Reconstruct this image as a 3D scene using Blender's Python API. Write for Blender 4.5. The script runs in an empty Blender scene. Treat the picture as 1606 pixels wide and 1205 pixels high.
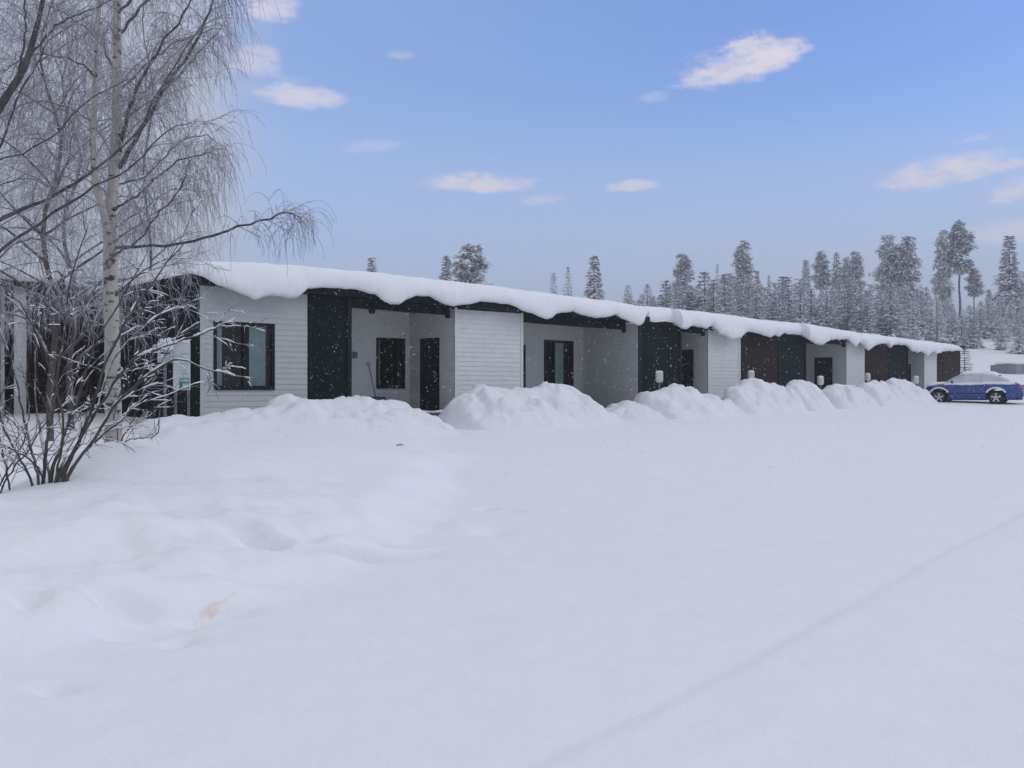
import bpy, math, random
import numpy as np
from mathutils import Vector, Matrix
R = math.radians
scene = bpy.context.scene
COL = scene.collection
rng = random.Random(11)
NP = np.random.RandomState(5)

# ------------------------------------------------------------------ projection helpers (photo pixel -> place)
F, CX, HY, EYE = 1500.0, 803.0, 609.0, 1.6
def at(px, py, Y):
    return Vector(((px-CX)/F*Y, Y, EYE+(HY-py)/F*Y))
ANG = math.atan2(.663, .749)
DX, DY = math.cos(ANG), math.sin(ANG)
NX, NY = -DY, DX
C0 = (-7.28, 22.3)
def s_of(px, t):
    k = (px-CX)/F
    return (k*(C0[1]+NY*t)-C0[0]-NX*t)/(DX-k*DY)
def t_of(px, s):
    k = (px-CX)/F
    return (k*(C0[1]+DY*s)-C0[0]-DX*s)/(NX-k*NY)
def wxy(s, t):
    return (C0[0]+DX*s+NX*t, C0[1]+DY*s+NY*t)
def z_of(py, s, t):
    return EYE+(HY-py)/F*wxy(s, t)[1]

# ------------------------------------------------------------------ object helpers
def tag(o, label=None, cat=None, group=None, kind=None):
    if label: o['label'] = label
    if cat: o['category'] = cat
    if group: o['group'] = group
    if kind: o['kind'] = kind
    return o
def empty(name, loc, rz=0):
    o = bpy.data.objects.new(name, None); o.empty_display_size = .3
    o.location = loc; o.rotation_euler = (0, 0, rz); COL.objects.link(o)
    return o
class MB:
    def __init__(s): s.v = []; s.f = []
    def quad(s, a, b, c, d):
        n = len(s.v); s.v += [tuple(a), tuple(b), tuple(c), tuple(d)]; s.f.append((n, n+1, n+2, n+3))
    def tri(s, a, b, c):
        n = len(s.v); s.v += [tuple(a), tuple(b), tuple(c)]; s.f.append((n, n+1, n+2))
    def box(s, a, b):
        x0, y0, z0 = a; x1, y1, z1 = b; n = len(s.v)
        s.v += [(x0,y0,z0),(x1,y0,z0),(x1,y1,z0),(x0,y1,z0),(x0,y0,z1),(x1,y0,z1),(x1,y1,z1),(x0,y1,z1)]
        for q in ((0,3,2,1),(4,5,6,7),(0,1,5,4),(1,2,6,5),(2,3,7,6),(3,0,4,7)): s.f.append(tuple(n+i for i in q))
    def hexa(s, p):   # 8 points in box order
        n = len(s.v); s.v += [tuple(q) for q in p]
        for q in ((0,3,2,1),(4,5,6,7),(0,1,5,4),(1,2,6,5),(2,3,7,6),(3,0,4,7)): s.f.append(tuple(n+i for i in q))
    def tube(s, pts, rad, sides=5, cap=True):
        n0 = len(s.v); m = len(pts)
        up = Vector((.31, .17, .93))
        for i in range(m):
            a = pts[max(i-1, 0)]; b = pts[min(i+1, m-1)]
            d = (b-a); d = d.normalized() if d.length > 1e-9 else Vector((0, 0, 1))
            u = d.cross(up)
            if u.length < .05: u = d.cross(Vector((1, 0, 0)))
            u.normalize(); w = d.cross(u); r = rad[i]; p = pts[i]
            for j in range(sides):
                c = math.cos(2*math.pi*j/sides)*r; e = math.sin(2*math.pi*j/sides)*r
                s.v.append((p.x+u.x*c+w.x*e, p.y+u.y*c+w.y*e, p.z+u.z*c+w.z*e))
        for i in range(m-1):
            for j in range(sides):
                k = (j+1) % sides
                s.f.append((n0+i*sides+j, n0+i*sides+k, n0+(i+1)*sides+k, n0+(i+1)*sides+j))
        if cap:
            s.f.append(tuple(n0+(m-1)*sides+j for j in range(sides)))
            s.f.append(tuple(n0+j for j in reversed(range(sides))))
    def lathe(s, prof, c, axis='z', seg=20):
        n0 = len(s.v); m = len(prof)
        for (r, h) in prof:
            for j in range(seg):
                a = 2*math.pi*j/seg; x, y = r*math.cos(a), r*math.sin(a)
                if axis == 'z': s.v.append((c[0]+x, c[1]+y, c[2]+h))
                elif axis == 'y': s.v.append((c[0]+x, c[1]+h, c[2]+y))
                else: s.v.append((c[0]+h, c[1]+x, c[2]+y))
        for i in range(m-1):
            for j in range(seg):
                k = (j+1) % seg
                s.f.append((n0+i*seg+j, n0+i*seg+k, n0+(i+1)*seg+k, n0+(i+1)*seg+j))
    def grid(s, P):   # P[i][j] points
        n0 = len(s.v); a = len(P); b = len(P[0])
        for r in P: s.v += [tuple(p) for p in r]
        for i in range(a-1):
            for j in range(b-1):
                s.f.append((n0+i*b+j, n0+i*b+j+1, n0+(i+1)*b+j+1, n0+(i+1)*b+j))
    def build(s, name, mat, parent=None, smooth=False, bevel=0):
        me = bpy.data.meshes.new(name); me.from_pydata(s.v, [], s.f); me.validate()
        if smooth: me.polygons.foreach_set('use_smooth', [True]*len(me.polygons))
        me.materials.append(mat); me.update()
        o = bpy.data.objects.new(name, me); COL.objects.link(o)
        if parent: o.parent = parent
        if bevel:
            b = o.modifiers.new('bevel', 'BEVEL'); b.width = bevel; b.segments = 2; b.limit_method = 'ANGLE'
        return o
def np_grid_obj(name, X, Y, Z, mat, parent=None):
    a, b = X.shape
    co = np.stack([X, Y, Z], -1).reshape(-1, 3).astype(np.float32)
    idx = np.arange(a*b).reshape(a, b)
    q = np.stack([idx[:-1,:-1], idx[:-1,1:], idx[1:,1:], idx[1:,:-1]], -1).reshape(-1, 4)
    me = bpy.data.meshes.new(name)
    me.vertices.add(a*b); me.vertices.foreach_set('co', co.ravel())
    me.loops.add(q.size); me.loops.foreach_set('vertex_index', q.ravel().astype(np.int32))
    me.polygons.add(len(q)); me.polygons.foreach_set('loop_start', np.arange(0, q.size, 4, dtype=np.int32))
    me.polygons.foreach_set('use_smooth', np.ones(len(q), dtype=bool))
    me.update(calc_edges=True); me.validate(); me.materials.append(mat)
    o = bpy.data.objects.new(name, me); COL.objects.link(o)
    if parent: o.parent = parent
    return o

# ------------------------------------------------------------------ noise
_H = NP.rand(256, 256)
def vnoise(x, y, seed=0):
    x = np.asarray(x, float)+seed*17.31; y = np.asarray(y, float)+seed*9.77
    xi = np.floor(x).astype(int); yi = np.floor(y).astype(int)
    fx = x-xi; fy = y-yi; fx = fx*fx*fx*(fx*(fx*6-15)+10); fy = fy*fy*fy*(fy*(fy*6-15)+10)
    g = lambda i, j: _H[i % 256, j % 256]
    return (g(xi,yi)*(1-fx)+g(xi+1,yi)*fx)*(1-fy)+(g(xi,yi+1)*(1-fx)+g(xi+1,yi+1)*fx)*fy-.5
def fbm(x, y, o=4, seed=0):
    r = 0; a = 1.0
    for i in range(o):
        r = r+a*vnoise(x, y, seed+i*3); x = np.asarray(x)*2.03; y = np.asarray(y)*2.03; a *= .5
    return r
def sstep(a, b, x):
    t = np.clip((np.asarray(x, float)-a)/(b-a), 0, 1); return t*t*(3-2*t)

# ------------------------------------------------------------------ materials
def new_mat(name):
    m = bpy.data.materials.new(name); m.use_nodes = True
    nt = m.node_tree; b = nt.nodes['Principled BSDF']
    return m, nt, b
def N(nt, typ, **kw):
    n = nt.nodes.new(typ)
    for k, v in kw.items():
        if k in n.inputs: n.inputs[k].default_value = v
        else: setattr(n, k, v)
    return n
def noise(nt, scale, detail=4, coord='Object', rough=.55):
    tc = N(nt, 'ShaderNodeTexCoord'); n = N(nt, 'ShaderNodeTexNoise', Scale=scale, Detail=detail, Roughness=rough)
    nt.links.new(tc.outputs[coord], n.inputs['Vector']); return n
def ramp(nt, src, p0, c0, p1, c1):
    r = N(nt, 'ShaderNodeValToRGB'); e = r.color_ramp.elements
    e[0].position = p0; e[0].color = (*c0, 1) if len(c0) == 3 else c0
    e[1].position = p1; e[1].color = (*c1, 1) if len(c1) == 3 else c1
    nt.links.new(src, r.inputs[0]); return r
def simple(name, c, rough=.6, var=.15, scale=6, metal=0, bump=0, bscale=40, coat=0, spec=None):
    m, nt, b = new_mat(name)
    n = noise(nt, scale, 5)
    r = ramp(nt, n.outputs['Fac'], .3, tuple(x*(1-var) for x in c), .7, tuple(min(1, x*(1+var)) for x in c))
    nt.links.new(r.outputs[0], b.inputs['Base Color'])
    b.inputs['Roughness'].default_value = rough; b.inputs['Metallic'].default_value = metal
    if spec is None and max(c) < .05 and not coat: spec = .15
    if spec is not None: b.inputs['Specular IOR Level'].default_value = spec
    if coat: b.inputs['Coat Weight'].default_value = coat
    if bump:
        bn = noise(nt, bscale, 4); bp = N(nt, 'ShaderNodeBump', Strength=bump, Distance=.02)
        nt.links.new(bn.outputs['Fac'], bp.inputs['Height']); nt.links.new(bp.outputs[0], b.inputs['Normal'])
    return m
def snow_mat(name, c=(.86, .865, .875), b1=.35, b2=.25, stain=None):
    m, nt, b = new_mat(name)
    geo = N(nt, 'ShaderNodeNewGeometry')
    n1 = N(nt, 'ShaderNodeTexNoise', Scale=3.0, Detail=5, Roughness=.6)
    n2 = N(nt, 'ShaderNodeTexNoise', Scale=45.0, Detail=4, Roughness=.65)
    nt.links.new(geo.outputs['Position'], n1.inputs['Vector']); nt.links.new(geo.outputs['Position'], n2.inputs['Vector'])
    p1 = N(nt, 'ShaderNodeBump', Strength=b1, Distance=.06); p2 = N(nt, 'ShaderNodeBump', Strength=b2, Distance=.008)
    nt.links.new(n1.outputs['Fac'], p1.inputs['Height']); nt.links.new(n2.outputs['Fac'], p2.inputs['Height'])
    nt.links.new(p1.outputs[0], p2.inputs['Normal']); nt.links.new(p2.outputs[0], b.inputs['Normal'])
    b.inputs['Roughness'].default_value = .75; b.inputs['Specular IOR Level'].default_value = .2
    r = ramp(nt, n1.outputs['Fac'], .3, tuple(x*.97 for x in c), .7, c)
    out = r.outputs[0]
    if stain:
        d = N(nt, 'ShaderNodeVectorMath', operation='SUBTRACT'); d.inputs[1].default_value = stain
        nt.links.new(geo.outputs['Position'], d.inputs[0])
        mp = N(nt, 'ShaderNodeMapping', vector_type='TEXTURE'); mp.inputs['Rotation'].default_value = (0, 0, R(58)); mp.inputs['Scale'].default_value = (.22, .038, 1000)
        nt.links.new(d.outputs[0], mp.inputs['Vector'])
        ln = N(nt, 'ShaderNodeVectorMath', operation='LENGTH'); nt.links.new(mp.outputs[0], ln.inputs[0])
        ns = N(nt, 'ShaderNodeTexNoise', Scale=14.0, Detail=4); nt.links.new(geo.outputs['Position'], ns.inputs['Vector'])
        ad = N(nt, 'ShaderNodeMath', operation='MULTIPLY_ADD'); ad.inputs[1].default_value = 3.4; 
        nt.links.new(ns.outputs['Fac'], ad.inputs[0]); nt.links.new(ln.outputs['Value'], ad.inputs[2])
        mk = N(nt, 'ShaderNodeMapRange'); mk.inputs['From Min'].default_value = 2.5; mk.inputs['From Max'].default_value = 1.5
        mk.inputs['To Min'].default_value = 0; mk.inputs['To Max'].default_value = .38; mk.interpolation_type = 'SMOOTHSTEP'
        nt.links.new(ad.outputs[0], mk.inputs[0])
        mx = N(nt, 'ShaderNodeMix', data_type='RGBA'); nt.links.new(mk.outputs[0], mx.inputs[0])
        nt.links.new(out, mx.inputs[6]); mx.inputs[7].default_value = (.72, .47, .25, 1); out = mx.outputs[2]
    nt.links.new(out, b.inputs['Base Color'])
    return m
def snowy_bark(name, dark, lite, frost, thr=.35, scale=(6, 6, 1.2), white=(.82, .83, .87), fnoise=9.0, birch=False):
    """bark or needles with snow lying on what faces up, and frost in patches"""
    m, nt, b = new_mat(name)
    tc = N(nt, 'ShaderNodeTexCoord'); mp = N(nt, 'ShaderNodeMapping'); mp.inputs['Scale'].default_value = scale
    nt.links.new(tc.outputs['Object'], mp.inputs['Vector'])
    n1 = N(nt, 'ShaderNodeTexNoise', Scale=2.2, Detail=5); nt.links.new(mp.outputs[0], n1.inputs['Vector'])
    base = ramp(nt, n1.outputs['Fac'], .38 if not birch else .36, dark, .62 if not birch else .44, lite)
    geo = N(nt, 'ShaderNodeNewGeometry'); sp = N(nt, 'ShaderNodeSeparateXYZ'); nt.links.new(geo.outputs['Normal'], sp.inputs[0])
    n2 = N(nt, 'ShaderNodeTexNoise', Scale=fnoise, Detail=3); nt.links.new(tc.outputs['Object'], n2.inputs['Vector'])
    ad = N(nt, 'ShaderNodeMath', operation='ADD'); nt.links.new(sp.outputs[2], ad.inputs[0])
    ml = N(nt, 'ShaderNodeMath', operation='MULTIPLY_ADD'); ml.inputs[1].default_value = 1.6; ml.inputs[2].default_value = -.8
    nt.links.new(n2.outputs['Fac'], ml.inputs[0]); nt.links.new(ml.outputs[0], ad.inputs[1])
    mr = N(nt, 'ShaderNodeMapRange'); mr.inputs['From Min'].default_value = thr-.3; mr.inputs['From Max'].default_value = thr+.3
    mr.inputs['To Min'].default_value = frost; mr.inputs['To Max'].default_value = .95
    nt.links.new(ad.outputs[0], mr.inputs[0])
    mx = N(nt, 'ShaderNodeMix', data_type='RGBA'); nt.links.new(mr.outputs[0], mx.inputs[0])
    nt.links.new(base.outputs[0], mx.inputs[6]); mx.inputs[7].default_value = (*white, 1)
    nt.links.new(mx.outputs[2], b.inputs['Base Color']); b.inputs['Roughness'].default_value = .85
    b.inputs['Specular IOR Level'].default_value = .15
    return m
def board_mat(name, c, pitch, rough=.7, axis=0, var=.25):
    """vertical boards with narrow grooves"""
    m, nt, b = new_mat(name)
    tc = N(nt, 'ShaderNodeTexCoord'); sp = N(nt, 'ShaderNodeSeparateXYZ'); nt.links.new(tc.outputs['Object'], sp.inputs[0])
    ad = N(nt, 'ShaderNodeMath', operation='ADD'); nt.links.new(sp.outputs[0], ad.inputs[0]); nt.links.new(sp.outputs[1], ad.inputs[1])
    dv = N(nt, 'ShaderNodeMath', operation='DIVIDE'); dv.inputs[1].default_value = pitch; nt.links.new(ad.outputs[0], dv.inputs[0])
    fr = N(nt, 'ShaderNodeMath', operation='FRACT'); nt.links.new(dv.outputs[0], fr.inputs[0])
    pk = N(nt, 'ShaderNodeMath', operation='PINGPONG'); pk.inputs[1].default_value = .5; nt.links.new(fr.outputs[0], pk.inputs[0])
    gr = N(nt, 'ShaderNodeMapRange'); gr.inputs['From Min'].default_value = .0; gr.inputs['From Max'].default_value = .08
    nt.links.new(pk.outputs[0], gr.inputs[0])
    fl = N(nt, 'ShaderNodeMath', operation='FLOOR'); nt.links.new(dv.outputs[0], fl.inputs[0])
    wn = N(nt, 'ShaderNodeTexWhiteNoise', noise_dimensions='1D'); nt.links.new(fl.outputs[0], wn.inputs['W'])
    n = N(nt, 'ShaderNodeTexNoise', Scale=8, Detail=5); mp = N(nt, 'ShaderNodeMapping'); mp.inputs['Scale'].default_value = (3, 3, .3)
    nt.links.new(tc.outputs['Object'], mp.inputs[0]); nt.links.new(mp.outputs[0], n.inputs['Vector'])
    av = N(nt, 'ShaderNodeMath', operation='ADD'); nt.links.new(wn.outputs['Value'], av.inputs[0]); nt.links.new(n.outputs['Fac'], av.inputs[1])
    r = ramp(nt, av.outputs[0], .4, tuple(x*(1-var) for x in c), 1.5, tuple(x*(1+var) for x in c))
    r.color_ramp.elements[1].position = 1.0
    nt.links.new(r.outputs[0], b.inputs['Base Color']); b.inputs['Roughness'].default_value = rough
    bp = N(nt, 'ShaderNodeBump', Strength=.8, Distance=.015); nt.links.new(gr.outputs[0], bp.inputs['Height'])
    nt.links.new(bp.outputs[0], b.inputs['Normal']); b.inputs['Specular IOR Level'].default_value = .12
    return m

M = {}
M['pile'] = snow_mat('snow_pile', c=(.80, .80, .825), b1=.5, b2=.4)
M['roofsnow'] = snow_mat('snow_roof', b1=.15, b2=.2)
M['siding'] = simple('grey_white_siding', (.63, .64, .62), .65, .05, 3, bump=.15, bscale=30)
M['siding_grey'] = simple('grey_siding', (.44, .45, .44), .65, .05, 3, bump=.15, bscale=30)
M['black_board'] = board_mat('dark_green_boards', (.003, .0095, .0092), .12)
M['brown_board'] = board_mat('dark_brown_boards', (.023, .0150, .0115), .10)
M['dark_trim'] = simple('dark_trim', (.011, .0145, .016), .6, .2)
M['roof_edge'] = simple('roof_edge', (.008, .0115, .012), .6, .2)
M['frame'] = simple('black_frame', (.005, .008, .009), .45, .15)
M['door'] = simple('black_door', (.005, .009, .010), .4, .2, 4)
M['metal'] = simple('metal', (.35, .36, .37), .35, .1, metal=1)
M['curtain'] = simple('curtain', (.62, .70, .67), .85, .1, 5)
M['inside'] = simple('dark_room', (.02, .022, .022), .9, .1)
M['wood_grey'] = simple('weathered_wood', (.16, .15, .15), .8, .25, 9, bump=.2)
M['post_white'] = simple('pale_box_paint', (.52, .55, .49), .5, .06)
M['post_grey'] = simple('post_metal', (.14, .15, .16), .5, .15)
M['concrete'] = simple('grey_shed', (.20, .21, .23), .85, .15, 5)
M['sign_white'] = simple('sign_white', (.62, .66, .66), .5, .04)
M['sign_green'] = simple('sign_green', (.03, .25, .17), .5, .08)
M['sign_pale'] = simple('sign_pale_green', (.34, .58, .50), .5, .06)
M['sign_grey'] = simple('sign_print', (.36, .45, .47), .5, .1, 20)
M['blue_plastic'] = simple('blue_plastic', (.015, .03, .16), .5, .1)
M['car_blue'] = simple('car_blue_paint', (.012, .055, .25), .32, .06, 2, coat=.5)
M['tyre'] = simple('tyre', (.012, .012, .013), .85, .2)
M['rim'] = simple('rim_alloy', (.50, .51, .53), .4, .08, metal=.6)
M['car_dark'] = simple('car_dark_plastic', (.015, .016, .018), .6, .1)
M['car_frost'] = simple('frosted_glass', (.52, .55, .59), .6, .12, 3)
M['red_lamp'] = simple('tail_lamp', (.40, .12, .11), .25, .1)
M['head_lamp'] = simple('head_lamp', (.5, .52, .55), .2, .1)
M['birch'] = snowy_bark('birch_bark', (.045, .04, .04), (.40, .375, .335), .02, thr=.85, scale=(4, 4, 7), birch=True)
M['limb'] = snowy_bark('limb_bark', (.048, .043, .045), (.10, .09, .088), .02, thr=.75)
M['twig'] = snowy_bark('twig_bark', (.115, .104, .112), (.18, .166, .172), .10, thr=.75)
M['twig_far'] = snowy_bark('frosted_twig_bark', (.16, .155, .175), (.24, .23, .25), .2, thr=.6)
M['bush'] = snowy_bark('shrub_bark', (.030, .027, .022), (.085, .075, .058), .03, thr=.6)
M['pine'] = snowy_bark('pine_needles', (.15, .162, .168), (.27, .285, .295), .58, thr=.06, scale=(1, 1, 1), fnoise=1.3, white=(.85, .86, .89))
M['spruce'] = snowy_bark('spruce_needles', (.12, .132, .138), (.22, .235, .245), .52, thr=.08, scale=(1, 1, 1), fnoise=1.1, white=(.85, .86, .89))
M['frosted'] = snowy_bark('frosted_needles', (.28, .29, .31), (.44, .45, .47), .55, thr=.0, scale=(1, 1, 1), fnoise=1.5, white=(.86, .87, .90))
M['pine_bark'] = snowy_bark('pine_bark', (.05, .045, .045), (.11, .10, .10), .12, thr=.7, scale=(3, 3, 1))
def flake_mat():
    m, nt, b = new_mat('snowflake'); nt.nodes.remove(b)
    d = N(nt, 'ShaderNodeBsdfDiffuse'); d.inputs[0].default_value = (.85, .85, .86, 1)
    t = N(nt, 'ShaderNodeBsdfTranslucent'); t.inputs[0].default_value = (.85, .85, .86, 1)
    a = N(nt, 'ShaderNodeMixShader'); a.inputs[0].default_value = .5
    nt.links.new(d.outputs[0], a.inputs[1]); nt.links.new(t.outputs[0], a.inputs[2]); nt.links.new(a.outputs[0], nt.nodes['Material Output'].inputs['Surface'])
    return m
M['flake'] = flake_mat()
def glass_mat():
    m, nt, b = new_mat('window_glass'); nt.nodes.remove(b)
    out = nt.nodes['Material Output']
    t = N(nt, 'ShaderNodeBsdfTransparent'); t.inputs[0].default_value = (.72, .80, .78, 1)
    g = N(nt, 'ShaderNodeBsdfGlossy'); g.inputs['Roughness'].default_value = .03
    fr = N(nt, 'ShaderNodeFresnel'); fr.inputs[0].default_value = 1.5
    mx = N(nt, 'ShaderNodeMixShader')
    nt.links.new(fr.outputs[0], mx.inputs[0]); nt.links.new(t.outputs[0], mx.inputs[1]); nt.links.new(g.outputs[0], mx.inputs[2])
    nt.links.new(mx.outputs[0], out.inputs['Surface']); return m
M['glass'] = glass_mat()

# ------------------------------------------------------------------ terrain
YK = [-50, 4, 10, 18, 27, 34, 44, 55, 65, 80, 100, 125, 150, 175, 230, 700]
ZK = [0, 0, .12, .40, .63, .76, .92, 1.05, 1.6, 3.2, 6.0, 9.4, 12.4, 13.6, 14.0, 14.0]
def base_z(Y):
    return (np.interp(np.asarray(Y)-1.2, YK, ZK)+np.interp(Y, YK, ZK)*2+np.interp(np.asarray(Y)+1.2, YK, ZK))/4
TOE = [(-9, 4.2), (-4.6, 4.9), (-2.9, 5.4), (-2.35, 6.2), (-1.80, 7.5), (-1.05, 8.9), (-.72, 11.2), (-.85, 14.5), (-1.35, 18.5), (-2.0, 23.0), (-3.2, 26.0)]
CREST = [(-9.5, 7.2), (-4.6, 8.6), (-4.2, 9.2), (-4.45, 10.4), (-4.2, 11.6), (-3.5, 13.0), (-2.4, 14.0), (-1.0, 15.0), (1, 16)]
def poly_dist(X, Y, P): return toe_dist(X, Y, P)
def toe_dist(X, Y, TOE=TOE):
    """signed distance to the toe of the drift: positive inside (to the left)"""
    best = np.full(X.shape, 1e9); sg = np.zeros(X.shape)
    for (x0, y0), (x1, y1) in zip(TOE[:-1], TOE[1:]):
        dx, dy = x1-x0, y1-y0; L2 = dx*dx+dy*dy
        u = np.clip(((X-x0)*dx+(Y-y0)*dy)/L2, 0, 1)
        d = np.hypot(X-x0-u*dx, Y-y0-u*dy); c = dx*(Y-y0)-dy*(X-x0)
        m = d < best; best = np.where(m, d, best); sg = np.where(m, np.sign(c), sg)
    return best*sg
def lump(X, Y, x, y, h, rx, ry, a=0):
    c, s = math.cos(a), math.sin(a); u = ((X-x)*c+(Y-y)*s)/rx; v = (-(X-x)*s+(Y-y)*c)/ry
    if h < 0: v = np.where(v > 0, v*2.8, v*.75)      # a hollow has a steep far wall
    return h*np.exp(-(u*u+v*v))
def rut(X, Y, pts, w):
    best = np.full(X.shape, 1e9); sd = np.zeros(X.shape)
    for (x0, y0), (x1, y1) in zip(pts[:-1], pts[1:]):
        dx, dy = x1-x0, y1-y0; L = math.hypot(dx, dy)
        u = np.clip(((X-x0)*dx+(Y-y0)*dy)/L/L, 0, 1)
        d = np.hypot(X-x0-u*dx, Y-y0-u*dy); c = (dx*(Y-y0)-dy*(X-x0))/L
        m = d < best; best = np.where(m, d, best); sd = np.where(m, c, sd)
    return best, sd
TRACK = [(-.55, 3.2), (.08, 4.03), (1.25, 5.35), (2.62, 7.03), (4.1, 8.9), (5.9, 11.0), (9.5, 15.0), (15, 20)]
BBX, BBY = (178-CX)/F*11.0, 11.0
LUMPS = []
def T(X, Y):
    X = np.asarray(X, float); Y = np.asarray(Y, float)
    z = base_z(Y)
    near = sstep(60, 30, Y)
    d = toe_dist(X, Y)+.28*fbm(X*.9, Y*.9, 3, 2)
    prof = .42*sstep(-.12, .75, d)+.58*sstep(-.1, 3.9-.9*sstep(9, 14, Y), d)
    H = .62+.08*fbm(X*.35, Y*.35, 2, 7)+.12*np.exp(-((X+4.2)/1.8)**2-((Y-11.0)/1.6)**2)
    # behind its crest the drift falls away
    cd_ = poly_dist(X, Y, CREST)
    H = H-.34*sstep(-.25, 1.5, cd_+.15*fbm(X, Y, 2, 33))
    z = z+near*prof*H
    z = z+near*np.clip(prof*4*(1-prof), 0, 1)*(.20*fbm(X*1.5, Y*1.9, 4, 5))*sstep(12.5, 8.0, Y)
    # kicked-up lumps along the toe, hollows in the drift
    for (lx, ly, h, rx, ry, a) in LUMPS: z = z+lump(X, Y, lx, ly, h, rx, ry, a)
    z = z+lump(X, Y, BBX, BBY-.32, .10, .42, .22)
    # wheel track across the yard
    b, sd = rut(X, Y, TRACK, .1)
    z = z-.010*np.exp(-(b/.08)**2)+.030*sstep(.07, -.07, sd)*sstep(-1.3, -.25, sd)*(b < 1.6)
    tread = np.exp(-((sd+.22)/.13)**2)*(b < 1.2)
    z = z+tread*(-.004+.009*vnoise(X*9, Y*9, 3))
    z = z+near*(.030*fbm(X*.32, Y*.32, 3, 9)+.009*fbm(X*1.9, Y*1.9, 3, 12)*sstep(26, 12, Y))+(1-near)*.55*fbm(X*.06, Y*.06, 4, 4)
    return z
def hit(px, py):
    yy = np.arange(2.5, 40, .01); zz = T((px-CX)/F*yy, yy); zr = EYE+(HY-py)/F*yy
    k = int(np.argmax(zr <= zz)); return at(px, py, float(yy[k]))
_L = []
for (px, py, _y, h, rx, ry, a) in ((555, 870, 8.5, -.17, .50, .09, .62), (610, 853, 9.0, -.12, .28, .08, .6), (535, 862, 8.8, .07, .5, .13, .62), (412, 832, 9.0, -.10, .26, .10, -.25),
                                    (215, 985, 6.4, -.10, .26, .12, .5), (200, 945, 6.7, -.09, .22, .12, .2), (283, 1000, 6.1, -.05, .10, .10, 0), (430, 905, 7.7, .07, .5, .18, .5),
                                    (520, 885, 8.3, .06, .3, .14, .5), (350, 935, 7.0, .06, .45, .16, .5), (330, 962, 6.6, -.07, .22, .10, .6), (90, 1075, 5.1, -.03, .12, .08, 0),
                                    (45, 945, 6.9, -.06, .12, .10, 0), (120, 960, 6.6, .06, .5, .2, .3), (60, 1000, 6.1, .05, .35, .15, .3), (800, 800, 11.4, -.04, .10, .1, 0), (765, 797, 11.5, -.04, .10, .09, 0), (775, 835, 9.9, -.03, .12, .1, 0),
                                    (720, 830, 10.0, .05, .25, .2, 0), (700, 720, 17, .07, .5, .5, 0), (1050, 741, 15.2, -.03, .35, .14, 0), (250, 720, 11.5, .05, 1.2, .8, 0)):
    p = hit(px, py); _L.append((p.x, p.y, h*(2.5 if h < 0 else 1.7), rx, ry*1.15, a))
STAIN = hit(336, 956)
LUMPS += _L
M['snow'] = snow_mat('snow_ground', b1=.4, b2=.45, stain=tuple(STAIN))
def T1(x, y): return float(T(np.array([x]), np.array([y]))[0])
def axis(parts, g0, lim0, lim1):
    a = []
    for (x0, x1, st) in parts: a += list(np.arange(x0, x1-1e-6, st))
    a.append(parts[-1][1]); st = parts[-1][2]
    while a[-1] < lim1: st *= g0; a.append(a[-1]+st)
    lo = [a[0]]; st = parts[0][2]
    while lo[-1] > lim0: st *= g0; lo.append(lo[-1]-st)
    return np.array(lo[:0:-1]+a)
gx = axis([(-14, -5, .12), (-5, 6.6, .06), (6.6, 15, .14)], 1.10, -420, 420)
gy = axis([(-4, 2, .25), (2, 13, .045), (13, 56, .25)], 1.06, -60, 720)
GX, GY = np.meshgrid(gx, gy)
ground = np_grid_obj('ground', GX, GY, T(GX, GY), M['snow']); tag(ground, kind='structure')

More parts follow.
